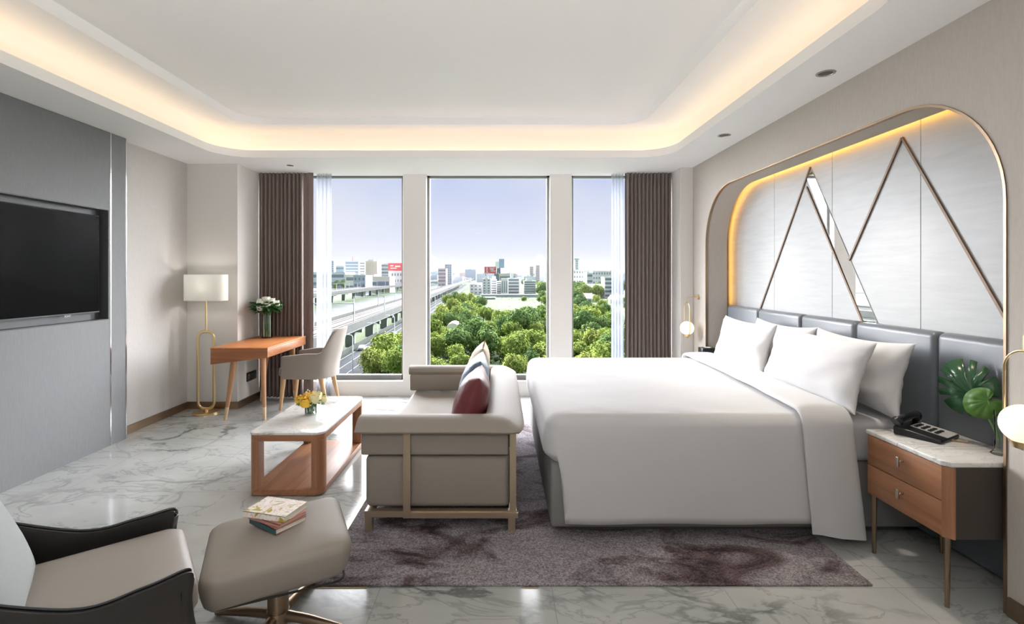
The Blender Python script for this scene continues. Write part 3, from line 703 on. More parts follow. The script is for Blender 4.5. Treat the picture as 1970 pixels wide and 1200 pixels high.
# ================================================================== TELEVISION
tv = thing('television', 'large black flat television in the recess of the grey wall', 'television', (XP-.03, 3.555, 1.15))
MB().box(XL+.035, XP-.034, 2.84, 4.272, 1.146, 1.952).build('casing', M['black_plastic'], tv, bev=.003, world=True)
MB().box(XP-.034, XP-.032, 2.846, 4.266, 1.155, 1.946).build('screen', M['tv'], tv, world=True, smooth=False)
MB().box(XP-.034, XP-.0315, 2.842, 4.270, 1.1465, 1.1525).build('lower_edge', M['niche_dark'], tv, world=True, smooth=False)
MB().box(XL+.011, XL+.036, 3.3, 3.8, 1.4, 1.7).build('wall_bracket', M['black_plastic'], tv, world=True, smooth=False)
fc = bpy.data.curves.new('maker_mark', 'FONT'); fc.body = 'SONY'; fc.size = .022; fc.extrude = .0008; fc.align_x = 'CENTER'
fo = bpy.data.objects.new('maker_mark', fc); C.objects.link(fo); fc.materials.append(M['grey_plastic']); fo.parent = tv
bpy.context.view_layer.update()
me = bpy.data.meshes.new_from_object(fo.evaluated_get(bpy.context.evaluated_depsgraph_get())); bpy.data.objects.remove(fo); bpy.data.curves.remove(fc)
fo = bpy.data.objects.new('maker_mark', me); C.objects.link(fo); fo.parent = tv
fo.location = (-.001, .40, -.022); fo.rotation_euler = (PI/2, 0, PI/2)

# ================================================================== FLOOR LAMP
fl = thing('floor_lamp', 'brass floor lamp with oval ivory shade standing in the left corner', 'floor lamp', (-3.11, 5.38, 0))
MB().lathe([(0, 0), (.13, 0), (.13, .012), (.125, .018), (0, .018)], seg=36).build('base', M['brass'], fl)
lp = [(q[0], 0, q[1]) for q in rrect(-.085, .085, .045, .86, .07, 8)]
MB().tube(lp, .016, 10, closed=True, flat=(.6, 1)).build('loop', M['brass'], fl)
MB().tube([(0, 0, .018), (0, 0, .04)], .02, 12).build('foot_joint', M['brass'], fl)
MB().tube([(0, 0, .86), (0, 0, 1.30)], .009, 12).build('pole', M['brass'], fl)
ov = rrect(-.217, .217, -.095, .095, .085, 10); ov2 = [(a*.985, b*.97) for a, b in ov]
MB().ring(ov, ov2, 1.186, 1.461).build('lamp_shade', M['shade'], fl)
MB().tube([(-.21, 0, 1.30), (.21, 0, 1.30)], .003, 6).build('shade_carrier', M['brass'], fl)
MB().sphere((0, 0, 1.335), .035).build('bulb', mat('lamp_bulb', (1, .95, .85), .5, emit=(1, .95, .86), es=60), fl)

# ================================================================== DESK
dk = thing('desk', 'cherry wood writing desk on tapered legs beside the dark curtain', 'desk', (-2.57, 5.48, 0))
dx0, dx1, dy0, dy1, dz = -2.852, -2.286, 5.0, 5.985, .741
MB().box(dx0, dx1, dy0, dy1, dz-.012, dz).build('desktop', M['desk'], dk, bev=.003, world=True)
ap = [(dx0+.002, dz-.165), (dx1-.002, dz-.098), (dx1-.002, dz-.0125), (dx0+.002, dz-.0125)]
MB().prism(ap, dy0+.002, dy1-.002, 'y').build('apron', M['deskx'], dk, bev=.003, world=True)
for sx_, sy_ in ((-1, -1), (1, -1), (-1, 1), (1, 1)):
    x1_ = dx0+.17 if sx_ < 0 else dx1-.11; x2_ = dx0+.085 if sx_ < 0 else dx1-.10
    if sx_ > 0: x2_ = dx1-.085
    yt = dy0+.13 if sy_ < 0 else dy1-.13; yb = dy0+.12 if sy_ < 0 else dy1-.10
    ztp = dz-.165+(x1_-dx0)/(dx1-dx0)*.067+.006
    zs = .13; f_ = (ztp-zs)/ztp; mx_ = x1_+(x2_-x1_)*f_; my_ = yt+(yb-yt)*f_
    lg = MB().tube([(x1_, yt, ztp), (mx_, my_, zs)], [.032, .019], 14).build('leg', M['leg_wood'], dk, world=True)
    MB().tube([(mx_, my_, zs), (x2_, yb, 0)], [.019, .014], 14).build('foot_cap', M['leg_tip'], lg, world=True)

# wall socket plate on the column
so = thing('power_outlet', 'black triple power outlet on the column wall under the desk', 'power outlet', (-2.868, 5.86, .30))
MB().box(0, .008, -.11, .11, -.05, .05).build('plate', M['black_plastic'], so, bev=.002)
for k in (-.07, 0, .07):
    MB().box(.008, .011, k-.028, k+.028, -.03, .03).build('socket', M['niche_dark'], so, bev=.001, smooth=False)

# roses
def vase_flowers(name, label, loc, r_, h, bouquet, gtop):
    t = thing(name, label, 'flowers', loc)
    MB().lathe([(r_*.92, 0), (r_, .004), (r_, h), (r_*.94, h), (r_*.93, .012), (0, .012)]).build('glass_vase', M['vase_glass'], t)
    MB().lathe([(0, .0125), (r_*.91, .0125), (r_*.91, h*.6), (0, h*.6)]).build('water', M['water'], t)
    st = MB(); random.seed(3)
    for i in range(12):
        a = i*2.4; st.tube([(math.cos(a)*r_*.5, math.sin(a)*r_*.5, .02), (math.cos(a+.6)*r_*.7, math.sin(a+.6)*r_*.7, h), (math.cos(a+.6)*r_*1.5, math.sin(a+.6)*r_*1.5, gtop)], .003, 5)
    st.build('stems', M['stem'], t)
    for (nm, m, x, y, z, rr) in bouquet:
        f = MB()
        for k in range(3):
            R_ = rr*(1-.27*k); nn = 5-k
            for p_ in range(nn):
                a = p_*2*PI/nn+k*.8; 
                def P(i, j, a=a, R_=R_, k=k):
                    u = (i/4-.5)*1.5; v = j/4; el = -.9+v*(1.5+.25*k); rad = R_*(1+.12*v*v*(1 if k == 0 else 0))
                    return (x+rad*math.cos(a+u*(1-.35*v*v))*math.cos(el), y+rad*math.sin(a+u*(1-.35*v*v))*math.cos(el), z+rad*math.sin(el)*1.05)
                f.grid(P, 5, 5)
        f.sphere((x, y, z), rr*.42, 8, 6)
        f.build(nm, m, t, ang=80)
    return t
def foliage(t, cx, cy, cz, rx, ry, rz_, n_, size, m, name='foliage'):
    f = MB()
    for i in range(n_):
        a = random.uniform(0, 2*PI); el = random.uniform(-1, .5); s_ = random.uniform(.6, 1)
        p = Vector((cx+rx*s_*math.cos(a)*math.cos(el), cy+ry*s_*math.sin(a)*math.cos(el), cz+rz_*s_*math.sin(el)))
        d = Vector((math.cos(a), math.sin(a), random.uniform(-.8, .5))).normalized(); w_ = d.cross(Vector((random.uniform(-.4, .4), random.uniform(-.4, .4), 1))).normalized()*size*.35
        up_ = w_.cross(d)*.25
        f.add([p, p+d*size*.5+w_+up_, p+d*size, p+d*size*.5-w_+up_, p+d*size*.5-up_*.3], [(0, 4, 1), (1, 4, 2), (2, 4, 3), (3, 4, 0)])
    return f.build(name, m, t)
random.seed(11); bq = []
for i in range(17):
    a = i*2.39996; rad = .028*math.sqrt(i)*1.18; bq.append(('white_rose', M['white_rose'], math.cos(a)*rad, math.sin(a)*rad, .445-.9*rad*rad*6+random.uniform(-.01, .01), .038))
ro = vase_flowers('rose_bouquet', 'white roses in a tall glass vase on the cherry desk', (-2.66, 5.80, dz), .055, .26, bq, .41)
foliage(ro, 0, 0, .365, .135, .135, .075, 300, .075, M['leaf'])
random.seed(5)
bq = [('yellow_flower', M['yellow_rose'], -.065, -.03, .115, .040), ('yellow_flower', M['yellow_rose'], -.015, -.065, .105, .042), ('yellow_flower', M['yellow_rose'], -.03, .03, .13, .034),
      ('cream_flower', M['cream_rose'], .045, -.035, .125, .042), ('cream_flower', M['cream_rose'], .03, .045, .13, .036), ('cream_flower', M['cream_rose'], .085, .015, .11, .032), ('yellow_flower', M['yellow_rose'], -.09, .02, .10, .03)]
yf_ = vase_flowers('flower_bowl', 'yellow and cream flowers in a small glass vase on the marble coffee table', (-1.415, 3.80, .416), .044, .075, bq, .10)
foliage(yf_, 0, 0, .11, .10, .09, .05, 70, .04, M['leaf'])
for i in range(14):
    a = random.uniform(0, 2*PI); r0 = random.uniform(.02, .10); MB().sphere((math.cos(a)*r0, math.sin(a)*r0, random.uniform(.15, .175)), .006, 6, 4).build('bud', M['cream_rose'], yf_)

# ================================================================== DESK CHAIR
dc = thing('desk_chair', 'taupe upholstered armchair with oak legs pushed in at the desk', 'chair', (-2.10, 5.68, 0), rz=0)
# local: faces -X ; half depth .25, half width .23
MB().prism(rrect(-.30, .20, -.20, .20, .04), .36, .455).build('seat', M['taupe_fabric'], dc, bev=.02, seg=3)
def chair_shell():
    # U-shaped shell of arms and back in plan; height varies
    pts = []
    for q in smooth_path([(-.24, -.235, 0), (.0, -.25, 0), (.17, -.22, 0), (.245, -.11, 0), (.26, 0, 0), (.245, .11, 0), (.17, .22, 0), (0, .25, 0), (-.24, .235, 0)], 5): pts.append((q.x, q.y))
    n_ = len(pts); nz_ = 9
    def hgt(x, y):
        t = min(max((x-.13)/.10, 0), 1); t = t*t*(3-2*t); return .615-.03*max(0, -x)/.24+(.875-.615)*t
    def P(s_):
        def f(i, j):
            x, y = pts[i]; v = j/(nz_-1); zt_ = hgt(x, y); z = .345+(zt_-.345)*v
            a = Vector(pts[max(i-1, 0)]); b_ = Vector(pts[min(i+1, n_-1)]); t = (b_-a).normalized(); nn = Vector((t.y, -t.x))
            th = .022*s_; lean = .09*max(0, z-.45)/.4*(1 if x > .1 else x/.1 if x > 0 else 0)
            return (x+nn.x*th+lean, y+nn.y*th, z)
        return f
    m = MB(); m.grid(P(1), n_, nz_); m.grid(P(-1), n_, nz_)
    A, B = P(1), P(-1)
    for i in range(n_-1):
        m.add([A(i, nz_-1), A(i+1, nz_-1), B(i+1, nz_-1), B(i, nz_-1)], [(0, 1, 2, 3)]); m.add([A(i, 0), A(i+1, 0), B(i+1, 0), B(i, 0)], [(0, 3, 2, 1)])
    for i in (0, n_-1):
        for j in range(nz_-1): m.add([A(i, j), A(i, j+1), B(i, j+1), B(i, j)], [(0, 1, 2, 3)])
    return m.build('shell_back', M['taupe_fabric'], dc, bev=.008, seg=3, ang=80)
chair_shell()
for sx_, sy_ in ((-1, -1), (-1, 1), (1, -1), (1, 1)):
    MB().tube([(sx_*.20-.04, sy_*.185, .365), (sx_*.245-.01 if sx_ > 0 else -.27, sy_*.20, 0)], [.030, .014], 12).build('leg', M['chairleg'], dc)

# ================================================================== COFFEE TABLE
ct = thing('coffee_table', 'long walnut coffee table with white marble top and open lower shelf', 'coffee table', (-1.41, 3.85, 0))
cx0, cx1, cy0, cy1 = -1.655, -1.17, 3.345, 4.36
MB().prism(rrect(cx0-.005, cx1+.005, cy0-.005, cy1+.005, [.05, .07, .07, .05], 7), .402, .418).build('marble_top', M['marble_top'], ct, bev=.004, seg=3, world=True)
o_ = rrect(cx0, cx1, cy0, cy1, [.045, .065, .065, .045], 7); i_ = rrect(cx0+.035, cx1-.035, cy0+.035, cy1-.035, .02, 7)
MB().ring(o_, i_, .362, .4015).build('top_rail', M['woodx'], ct, world=True)
MB().prism(o_, .004, .044).build('lower_shelf', M['wood'], ct, bev=.003, world=True)
for (ax, ay, rr) in ((cx0, cy0, 0), (cx1, cy0, 1), (cx1, cy1, 2), (cx0, cy1, 3)):
    lx0, lx1 = (ax, ax+.064) if ax == cx0 else (ax-.075, ax); ly0, ly1 = (ay, ay+.085) if ay == cy0 else (ay-.085, ay)
    rs = [.004]*4; rs[rr] = .045 if ax == cx0 else .06
    MB().prism(rrect(lx0, lx1, ly0, ly1, rs, 7), .0445, .3615).build('leg', M['woodv'], ct, world=True)

# ================================================================== SOFA
sf = thing('sofa', 'low two seat taupe leather sofa with wraparound back at the foot of the bed', 'sofa', (-.34, 3.73, .012))
sx0, sx1, sy0, sy1 = -.765, .09, 2.86, 4.60
fz = .012
fm = MB(); fm.box(sx0, sx1, sy0, sy0+.04, .093, .128); fm.box(sx0, sx1, sy1-.04, sy1, .093, .128); fm.box(sx0, sx0+.04, sy0+.04, sy1-.04, .093, .128); fm.box(sx1-.04, sx1, sy0+.04, sy1-.04, .093, .128)
fm.build('base_frame', M['champ'], sf, world=True, smooth=False)
for a in (sx0+.002, sx1-.047):
    for b_ in (sy0+.002, sy1-.042): MB().box(a, a+.04, b_, b_+.04, fz, .093).build('leg', M['champ'], sf, world=True, smooth=False)
MB().box(sx0-.005, sx1-.035, sy0+.03, sy1-.03, .130, .430).build('seat_cushion', M['taupe'], sf, bev=.035, seg=5, world=True)
# arms and back: a cap profile swept round the U with a panel below
def sofa_cap():
    # profile (out, z): out = distance outwards from the inner line
    prof = [(-.045, .580), (-.058, .605), (-.052, .632), (-.030, .646), (0, .650), (.045, .648), (.082, .634), (.120, .606), (.138, .590), (.133, .580), (.0, .578)]
    xin, yn_, yf2 = -.03, sy0+.075, sy1-.075
    path = []
    fronts = sx0-.04
    r_ = .05
    path.append((fronts, yn_, 0, -1)); 
    for k in range(1, 8): path.append((fronts+(xin-r_-fronts)*k/8, yn_, 0, -1))
    for k in range(9):
        a = -PI/2+PI/2*k/8; path.append((xin-r_+r_*math.cos(a), yn_+r_+r_*math.sin(a), math.cos(a), math.sin(a)))
    for k in range(1, 12): path.append((xin, yn_+r_+(yf2-yn_-2*r_)*k/12, 1, 0))
    for k in range(9):
        a = PI/2*k/8; path.append((xin-r_+r_*math.cos(a), yf2-r_+r_*math.sin(a), math.cos(a), math.sin(a)))
    for k in range(8): path.append((xin-r_+(fronts-(xin-r_))*k/7, yf2, 0, 1))
    n_ = len(prof)
    def P(i, j):
        x, y, nx_, ny_ = path[j]; o_, z = prof[i % n_]
        bx_ = o_ * (1 if abs(ny_) > abs(nx_) else 1.0)
        wide = abs(nx_); bx_ = bx_*(1+.22*wide) if o_ > 0 else bx_
        # square outer corner
        if 0 < wide < 1 and o_ > 0: 
            k = 1/max(abs(nx_), abs(ny_)); bx_ *= min(k, 1.35)
        return (x+nx_*bx_, y+ny_*bx_, z)
    m = MB(); m.grid(P, n_, len(path), close_u=True)
    m.f.append(tuple(i*len(path) for i in range(n_))); m.f.append(tuple(i*len(path)+len(path)-1 for i in range(n_)))
    return m.build('arm_cap', M['taupe'], sf, bev=.006, seg=2, world=True, ang=50)
sofa_cap()
MB().box(-.785, .045, sy0+.0, sy0+.128, .440, .581).build('arm_panel', M['taupe'], sf, bev=.012, seg=3, world=True)
MB().box(-.795, .045, sy1-.130, sy1, .440, .581).build('arm_panel', M['taupe'], sf, bev=.012, seg=3, world=True)
MB().box(-.085, .075, sy0+.129, sy1-.131, .440, .581).build('back_panel', M['taupe'], sf, bev=.012, seg=3, world=True)
for yy0, yy1 in ((sy0-.012, sy0+.001), (sy1-.001, sy1+.012)):
    MB().box(-.545, -.505, yy0, yy1, .093, .579).build('arm_post', M['champ'], sf, world=True, smooth=False)
    MB().box(-.505, sx1+.008, yy0, yy1, .093, .122).build('side_rail', M['champ'], sf, world=True, smooth=False)
for b_ in (sy0+.002, sy1-.042): MB().box(.052, .088, b_, b_+.04, .128, .578).build('back_post', M['champ'], sf, world=True, smooth=False)
MB().tube([(-.46, sy1-.05, .429), (-.46, sy1-.05, .441)], .015, 12).build('arm_support', M['champ'], sf, world=True)
place_cushion('throw_cushion', M['burgundy'], .46, .42, .21, -.25, 3.25, .44, .30, 'burgundy satin cushion leaning on the sofa back nearest the camera', 'cushion', 'sofa cushions', 8, pinch=.05, wr=.012)
place_cushion('throw_cushion', M['blue_cush'], .46, .44, .20, -.255, 3.72, .44, .27, 'slate blue satin cushion between the burgundy and cream cushions', 'cushion', 'sofa cushions', 9, pinch=.05, wr=.012)
cc = place_cushion('throw_cushion', M['cream_cush'], .46, .46, .18, -.25, 4.19, .44, .25, 'cream cushion with tasselled edge furthest along the sofa', 'cushion', 'sofa cushions', 10, pinch=.05)
tb = MB()
for i in range(46):
    u = -1+2*i/45; tb.tube([(.23*u, .215*(1-.06*(1-u*u)), 0), (.23*u+.004*math.sin(i*5), .215+.022, .006*math.sin(i*3))], [.003, .001], 5)
tb.build('tassel_fringe', mat('golden_brown_fringe', (.34, .22, .10), .8), cc)

# ================================================================== OTTOMAN + BOOKS
ot = thing('ottoman', 'taupe leather footstool on a bronze four star base in the foreground', 'ottoman', (-.93, 2.13, 0), rz=math.radians(24.5))
def ottoman_cushion():
    def P(s_):
        def f(i, j):
            u = -1+2*i/20; v = -1+2*j/20
            q = 1/ (abs(u)**8+abs(v)**8+1e-9)**(1/8) if max(abs(u), abs(v)) > .9 else 1
            return u, v
        return f
    m = MB(); n_ = 44; prof = []
    # closed side profile (inset, z): puffy block, underside narrower
    for ins, z in ((.12, .232), (.05, .234), (.030, .242), (.016, .262), (.006, .30), (.0, .340), (.002, .358), (.008, .370), (.019, .379), (.035, .384), (.08, .390), (.15, .394), (.21, .395)): prof.append((ins, z))
    W, D = .27, .245
    rings = []
    for ins, z in prof:
        rr = rrect(-W+ins, W-ins, -D+ins, D-ins, max(.055-ins*.2, .01), 6)
        rings.append([(a, b_, z + .02*(a/W)) for a, b_ in rr])
    m.grid(lambda i, j: rings[j][i], len(rings[0]), len(rings), close_u=True)
    m.f.append(tuple(i*len(rings)+len(rings)-1 for i in range(len(rings[0])))); m.f.append(tuple(i*len(rings) for i in range(len(rings[0])-1, -1, -1)))
    return m.build('cushion', M['taupe'], ot, ang=80)
ottoman_cushion()
pb = MB(); pr = rrect(-.243, .243, -.218, .218, .05, 6); MB().tube([(q[0], q[1], .237+.0*q[0]) for q in pr], .005, 6, closed=True).build('piping', M['dark_leather'], ot)
MB().tube([(0, 0, .05), (0, 0, .237)], .042, 18).build('column', M['bronze'], ot)
MB().tube([(0, 0, .012), (0, 0, .055)], [.05, .045], 18).build('hub', M['bronze'], ot)
for k in range(4):
    a = math.radians(-34.5)+k*PI/2
    MB().tube([(0, 0, .036), (.14*math.cos(a), .14*math.sin(a), .030), (.29*math.cos(a), .29*math.sin(a), .013)], [.022, .019, .013], 12).build('foot', M['bronze'], ot)
def book(name, label, x, y, z, rz, L_, W_, T_, cover, spine_m, pages):
    t = thing(name, label, 'book', (x, y, z), rz=rz, group='books on the ottoman')
    MB().box(-L_/2+.004, L_/2-.003, -W_/2+.003, W_/2-.003, .0025, T_-.0025).build('pages', pages, t, smooth=False)
    MB().box(-L_/2, L_/2, -W_/2, W_/2, 0, .0025).box(-L_/2, L_/2, -W_/2, W_/2, T_-.0025, T_).build('cover', cover, t, smooth=False)
    MB().box(-L_/2, L_/2, -W_/2, -W_/2+.003, 0, T_).build('spine', spine_m, t, smooth=False) if spine_m else None
    return t
teal = mat('teal_cloth', (.03, .09, .10), .6); brown = mat('brown_cover', (.33, .17, .12), .5); pink = mat('rose_cover', (.5, .24, .20), .5); pinkp = mat('rose_tinted_pages', (.62, .45, .38), .8); wsp = mat('white_spine', (.78, .75, .7), .5)
zb = .398
book('book', 'brown book with a dark teal spine at the bottom of the ottoman stack', -.950, 2.175, zb, math.radians(-33), .185, .145, .022, brown, teal, M['paper'])
book('book', 'thin rose coloured book in the middle of the ottoman stack', -.952, 2.178, zb+.0225, math.radians(-26), .185, .142, .014, pink, pink, pinkp)
book('book', 'white and gold floral book on top of the ottoman stack', -.966, 2.190, zb+.037, math.radians(-15), .205, .150, .024, M['floral'], M['floral'], M['paper'])

# ================================================================== LOUNGE ARMCHAIR (front left)
ac = thing('lounge_chair', 'charcoal leather lounge armchair with taupe seat in the left foreground', 'armchair', (-1.36, 1.76, 0), rz=math.radians(37))
# local frame: faces +X, width along Y
def seat_block():
    m = MB(); W0, W1 = .235, .24; rings = []
    for ins, z in ((.06, .27), (.02, .285), (.0, .32), (.0, .385), (.01, .405), (.035, .418), (.08, .424), (.14, .427)):
        rr = rrect(-.30+ins, .25-ins, -W0+ins*.4, W0-ins*.4, .035, 6); rings.append([(a, b_, z+.025*(a+.3)) for a, b_ in rr])
    m.grid(lambda i, j: rings[j][i], len(rings[0]), len(rings), close_u=True)
    m.f.append(tuple(i*len(rings)+len(rings)-1 for i in range(len(rings[0])))); m.f.append(tuple(i*len(rings) for i in range(len(rings[0])-1, -1, -1)))
    return m.build('seat', M['seat_leather'], ac, ang=80)
seat_block()
def lounge_shell():
    ctl = [(.235, -.272), (.215, -.280), (.10, -.298), (-.08, -.305), (-.28, -.285), (-.40, -.19), (-.43, 0), (-.40, .19), (-.28, .285), (-.08, .305), (.10, .298), (.215, .280), (.235, .272)]
    hs_ = [.448, .478, .470, .475, .64, .88, .99, .88, .64, .478, .475, .488, .458]
    ex = smooth_path([(a, b_, h) for (a, b_), h in zip(ctl, hs_)], 7); n_ = len(ex); nz_ = 10
    def P(s_):
        def f(i, j):
            q = ex[i]; v = j/(nz_-1); z = .24+(q.z-.24)*v
            a = ex[max(i-1, 0)]; b_ = ex[min(i+1, n_-1)]; t = Vector((b_.x-a.x, b_.y-a.y)).normalized(); nn = Vector((t.y, -t.x))
            back = min(max((-q.x-.05)/.25, 0), 1); lean = -.30*back*max(0, z-.35)/.6
            tuck = .07*(1-v)**2
            flare = .02*v
            x = q.x+nn.x*(.017*s_+flare-tuck)+lean; y = q.y+nn.y*(.017*s_+flare-tuck)
            if q.x > .2: x += -.05*(1-v)
            return (x, y, z)
        return f
    m = MB(); A, B = P(1), P(-1); m.grid(A, n_, nz_); m.grid(B, n_, nz_)
    for i in range(n_-1):
        m.add([A(i, nz_-1), A(i+1, nz_-1), B(i+1, nz_-1), B(i, nz_-1)], [(0, 1, 2, 3)]); m.add([A(i, 0), A(i+1, 0), B(i+1, 0), B(i, 0)], [(0, 3, 2, 1)])
    for i in (0, n_-1):
        for j in range(nz_-1): m.add([A(i, j), A(i, j+1), B(i, j+1), B(i, j)], [(0, 1, 2, 3)])
    sh = m.build('shell', M['dark_leather'], ac, bev=.010, seg=3, ang=80)
    MB().tube([((Vector(A(i, nz_-1))*.5+Vector(B(i, nz_-1))*.5)+Vector((0, 0, .004))) for i in range(n_)], .0045, 6).build('piping', M['black_plastic'], sh)
lounge_shell()
# back cushion
bc = cushion_mesh(.50, .62, .12, None, '', .02, 4, .002)
o = bc.build('back_cushion', M['back_fabric'], ac, ang=80)
o.matrix_local = Matrix.Translation((-.215, 0, .415)) @ Matrix.Rotation(math.radians(-24), 4, 'Y') @ Matrix.Translation((0, 0, .29)) @ Matrix(((0, 0, 1, 0), (1, 0, 0, 0), (0, 1, 0, 0), (0, 0, 0, 1)))
MB().tube([(-.03, 0, .05), (-.03, 0, .29)], .042, 18).build('column', M['bronze'], ac)
for k in range(4):
    a = PI/4+k*PI/2; MB().tube([(-.03, 0, .036), (-.03+.15*math.cos(a), .15*math.sin(a), .03), (-.03+.31*math.cos(a), .31*math.sin(a), .013)], [.022, .019, .013], 12).build('foot', M['bronze'], ac)

# ================================================================== OUTSIDE: seen from the eighth floor
ZG = H-22.0
def gx(px, Y): return (px-963)*Y/980
def zpy(py, Y): return H-(py-530)*Y/980
def gmat():
    m = bpy.data.materials.new('overgrown_ground'); m.use_nodes = True; n = m.node_tree.nodes; l = m.node_tree.links; p = n['Principled BSDF']
    t = n.new('ShaderNodeTexCoord')
    q = n.new('ShaderNodeTexNoise'); l.new(t.outputs['Object'], q.inputs['Vector']); q.inputs['Scale'].default_value = .035; q.inputs['Detail'].default_value = 8
    r = n.new('ShaderNodeValToRGB'); l.new(q.outputs[0], r.inputs[0]); el = r.color_ramp.elements
    el[0].position = .36; el[0].color = (.03, .065, .012, 1); el[1].position = .64; el[1].color = (.06, .105, .018, 1)
    k2 = el.new(.5); k2.color = (.045, .085, .015, 1)
    q2 = n.new('ShaderNodeTexNoise'); l.new(t.outputs['Object'], q2.inputs['Vector']); q2.inputs['Scale'].default_value = .9; q2.inputs['Detail'].default_value = 4
    mr = n.new('ShaderNodeMapRange'); l.new(q2.outputs[0], mr.inputs[0]); mr.inputs[1].default_value = .3; mr.inputs[2].default_value = .7; mr.inputs[3].default_value = .6; mr.inputs[4].default_value = 1.3
    x = n.new('ShaderNodeVectorMath'); x.operation = 'SCALE'; l.new(r.outputs[0], x.inputs[0]); l.new(mr.outputs[0], x.inputs['Scale']); l.new(x.outputs[0], p.inputs['Base Color'])
    p.inputs['Roughness'].default_value = .95; return m
struct(MB().box(-2500, 2500, 25, 5200, ZG-1, ZG).build('ground', gmat(), smooth=False))
M['asphalt'] = mat('pale_asphalt', (.06, .068, .078), .9, noise_col=(.075, .082, .09), nscale=.2)
M['concrete'] = mat('weathered_concrete', (.065, .07, .067), .85, noise_col=(.052, .057, .053), nscale=.3)
M['concrete_shade_lift'] = mat('shade_lifted_concrete', (.30, .32, .315), .9)  # deck concrete coloured paler so the shaded girder and piers read lit
M['track'] = mat('pale_track_bed', (.10, .088, .075), .9, noise_col=(.08, .072, .066), nscale=.5)
M['rail'] = mat('steel_rail', (.05, .04, .038), .6)
M['mast'] = mat('white_painted_steel', (.75, .78, .80), .5)
D = Vector((-.037, 1, 0)).normalized(); Nn = Vector((D.y, -D.x, 0))
def along(t, s_, z): 
    p = Vector((-46+.037*171, 0, 0))+D*s_+Nn*t; return (p.x, p.y, z)
def bar(mb, t0, t1, s0, s1, z0, z1):
    v = [along(t, s_, z) for z in (z0, z1) for t, s_ in ((t0, s0), (t1, s0), (t1, s1), (t0, s1))]
    mb.add(v, [(0,3,2,1),(4,5,6,7),(0,1,5,4),(1,2,6,5),(2,3,7,6),(3,0,4,7)]); return mb
struct(bar(MB(), 2.0, 10.5, 60, 2500, ZG, ZG+.12).build('road', M['asphalt'], smooth=False))
struct(bar(MB(), 10.5, 13.0, 60, 2500, ZG, ZG+.2).build('ground_verge', M['concrete'], smooth=False))
struct(bar(MB(), -62, -12, 60, 2500, ZG, ZG+.12).build('road', mat('rail_yard_gravel', (.02, .028, .04), .9, noise_col=(.055, .062, .07), nscale=.12), smooth=False))
for k in range(3): struct(bar(MB(), 3.0+k*3.2, 3.15+k*3.2, 60, 1500, ZG+.12, ZG+.14).build('trim_%d' % (20+k), M['mast'], smooth=False))
def viaduct(label, t0, t1, zd, s0, s1, step_, masts):
    t = thing('rail_viaduct', label, 'viaduct', along((t0+t1)/2, s0, ZG))
    bar(MB(), t0, t1, s0, s1, zd-1.0, zd).build('deck', M['concrete'], t, world=True, smooth=False)
    bar(MB(), t0+2.5, t1-2.5, s0, s1, zd-2.4, zd-1.0).build('girder', M['concrete_shade_lift'], t, world=True, smooth=False)
    for a in (t0, t1-.35): bar(MB(), a, a+.35, s0, s1, zd, zd+1.1).build('parapet', M['concrete'], t, world=True, smooth=False)
    bar(MB(), t0+1.2, t1-1.2, s0, s1, zd, zd+.25).build('track_bed', M['track'], t, world=True, smooth=False)
    w_ = t1-t0
    for a in (.22, .36, .62, .76):
        bar(MB(), t0+w_*a-.15, t0+w_*a+.15, s0, min(s1, 900), zd+.25, zd+.45).build('rail', M['rail'], t, world=True, smooth=False)
    tc_ = (t0+t1)/2; s_ = s0+14
    while s_ < 900:
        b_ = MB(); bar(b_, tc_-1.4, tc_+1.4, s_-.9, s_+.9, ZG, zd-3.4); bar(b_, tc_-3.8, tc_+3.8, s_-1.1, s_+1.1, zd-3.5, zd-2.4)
        b_.build('pier', M['concrete_shade_lift'], t, world=True, smooth=False); s_ += step_
    if masts:
        s_ = s0+6
        while s_ < 700:
            b_ = MB(); 
            for a in (t0+.4, t1-.6): bar(b_, a, a+.22, s_, s_+.22, zd, zd+6.5)
            bar(b_, t0+.4, t1-.4, s_, s_+.18, zd+6.2, zd+6.45)
            b_.build('catenary_mast', M['mast'], t, world=True, smooth=False); s_ += 44
    return t
viaduct('pale concrete railway viaduct crossing nearest the windows above the road', -7, 5, ZG+8, 90, 3000, 27, True)
viaduct('second railway viaduct running behind the rail yard, further left', -92, -72, ZG+9, 150, 3000, 36, True)
# road barrier, lamps, cars
tag(bar(MB(), 1.2, 1.6, 60, 1200, ZG+.1, ZG+1.3).build('road_barrier', M['concrete'], smooth=False), 'low concrete barrier between the road and the viaduct piers', 'barrier')
def street_lamp(t_, s_, label, group=None, first=[None]):
    if first[0] is None:
        o = thing('street_lamp', label, 'street lamp', (0, 0, 0), group=group)
        MB().tube([(0, 0, 0), (0, 0, 8.2)], [.16, .10], 8).build('post', M['mast'], o)
        MB().tube(smooth_path([(0, 0, 8.1), (-.3, 0, 8.7), (-1.8, 0, 8.9)], 4), .09, 6).build('arm', M['mast'], o)
        MB().box(-2.7, -1.7, -.2, .2, 8.82, 8.98).build('lamp_head', M['mast'], o, smooth=False); first[0] = o
    else: o = copy_tree(first[0])
    p = along(t_, s_, ZG+.15); o.location = p; o['label'] = label; return o
g_ = 'street lamps beside the road'
for i, s_ in enumerate((112, 139, 166, 196, 230, 270, 315, 365, 420)):
    street_lamp(11.2, s_, ('street lamp nearest the windows, beside the desk chair', 'second nearest street lamp along the road below', 'third street lamp along the road below')[i] if i < 3 else 'street lamp on the far stretch of the road beside the viaduct', g_)
